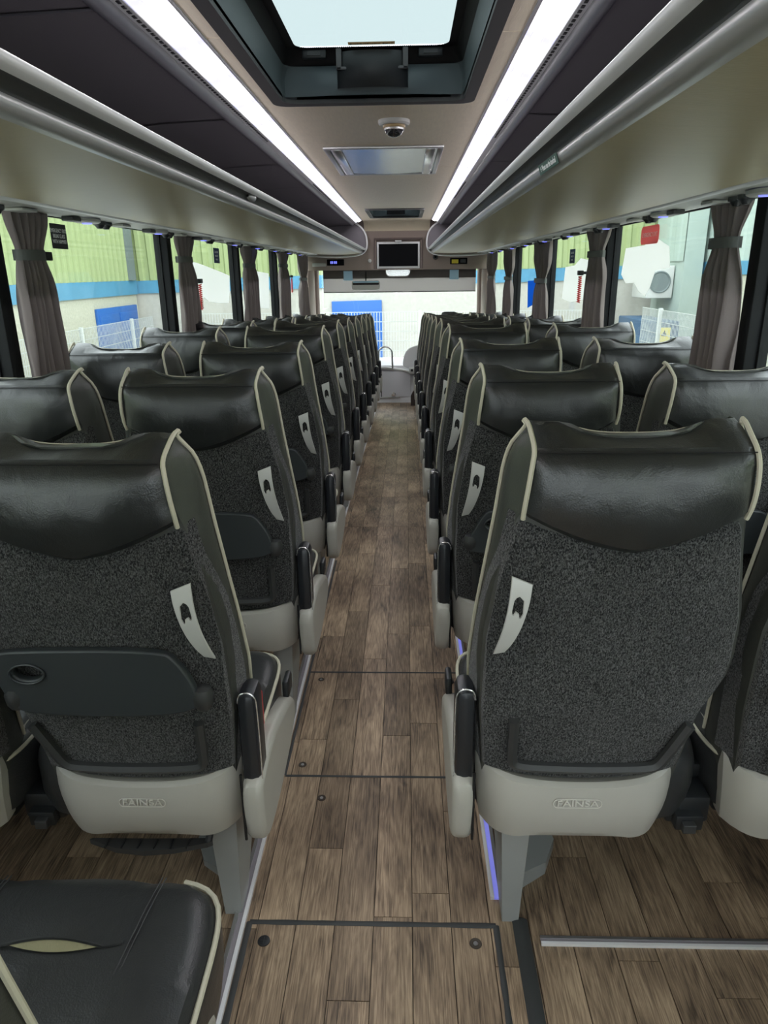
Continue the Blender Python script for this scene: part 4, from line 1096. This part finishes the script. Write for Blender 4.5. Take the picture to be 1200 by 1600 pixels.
o = MB().box(4.75, 4.85, 11.5, 11.6, GZ, .95, .01).build('blue_post', BLUEPOST); tag(o, 'tall blue post in front of the right-hand warehouse', 'post')
# front building
t = empty('front_building', (0, 17, 0)); t.rotation_euler = (0, -.018, 0); tag(t, 'cream rendered building with a blue double door ahead of the windscreen', 'building')
MB().box(-7.2, 6.9, 0, .4, GZ-.1, 1.06).build('wall', PEBBLEF, t, smooth=False)
MB().box(-7.2, 6.9, -.04, .4, 1.06, 1.34).build('fascia', BSTRIP, t, smooth=False)
pr = []
for i in range(56):
    x = -7.2+i*.25; pr += [(x, 0), (x+.0875, 0), (x+.125, .05), (x+.2125, .05)]
pr.append((6.9, 0))
MB().grid(lambda u, v: (pr[int(round(u*(len(pr)-1)))][0], -pr[int(round(u*(len(pr)-1)))][1], 1.34+3.0*v), len(pr)-1, 1).build('cladding', CORR, t, smooth=False)
MB().box(-7.2, 6.9, .08, .4, 1.34, 4.4).build('backing_wall', PEBBLEF, t, smooth=False)
dd = MB().box(-1.69, -.54, -.07, 0, GZ, .76, .01).build('door', BDOOR, t)
for a in (-1.61, -1.08):
    for z0, z1 in ((GZ+.15, GZ+.95), (GZ+1.05, .53)): MB().box(a, a+.46, -.085, -.065, z0, z1, .006).build('door_panel', BDOOR, dd)
# wire fences
def fence(p0, p1, top, lab, nx=.06, m=MESHM, post=2.5):
    t = empty('wire_fence', (p0[0], p0[1], GZ)); tag(t, lab, 'fence')
    d = Vector((p1[0]-p0[0], p1[1]-p0[1], 0)); L = d.length; d.normalize(); q = Vector((-d.y, d.x, 0)); h = top-GZ
    mb = MB(); n = int(L/nx)
    for i in range(n+1):
        p = d*(i*nx); r = .0055
        mb.add([p+q*r, p-q*r, p-q*r+Vector((0, 0, h)), p+q*r+Vector((0, 0, h)), p+d*r+Vector((0, 0, h)), p-d*r+Vector((0, 0, h)), p-d*r, p+d*r], [(0, 1, 2, 3), (4, 5, 6, 7)])
    for k in range(int(h/.2)+1):
        z = h-.2*k; a = Vector((0, 0, z)); b = d*L+Vector((0, 0, z)); r = .006
        mb.add([a+Vector((0, 0, r)), a-Vector((0, 0, r)), b-Vector((0, 0, r)), b+Vector((0, 0, r)), a+q*r, a-q*r, b-q*r, b+q*r], [(0, 1, 2, 3), (4, 5, 6, 7)])
    o = mb.build('wire_mesh', m, t, smooth=False); o['kind'] = 'stuff'
    y = 0
    while y <= L:
        p = d*y; MB().box(p.x-.03, p.x+.03, p.y-.03, p.y+.03, 0, h+.03).build('post', m, t, smooth=False); y += post
fence((-5.85, 3), (-5.85, 16.8), .45, 'white wire mesh fence outside the left windows')
fence((4.45, 3), (4.45, 14.0), .68, 'white wire mesh fence outside the right windows')
fence((-4.7, 15.7), (4.0, 15.7), .55, 'white wire mesh fence ahead of the windscreen')
for o in list(bpy.data.objects):
    if o.parent and 'category' in o: del o['category']
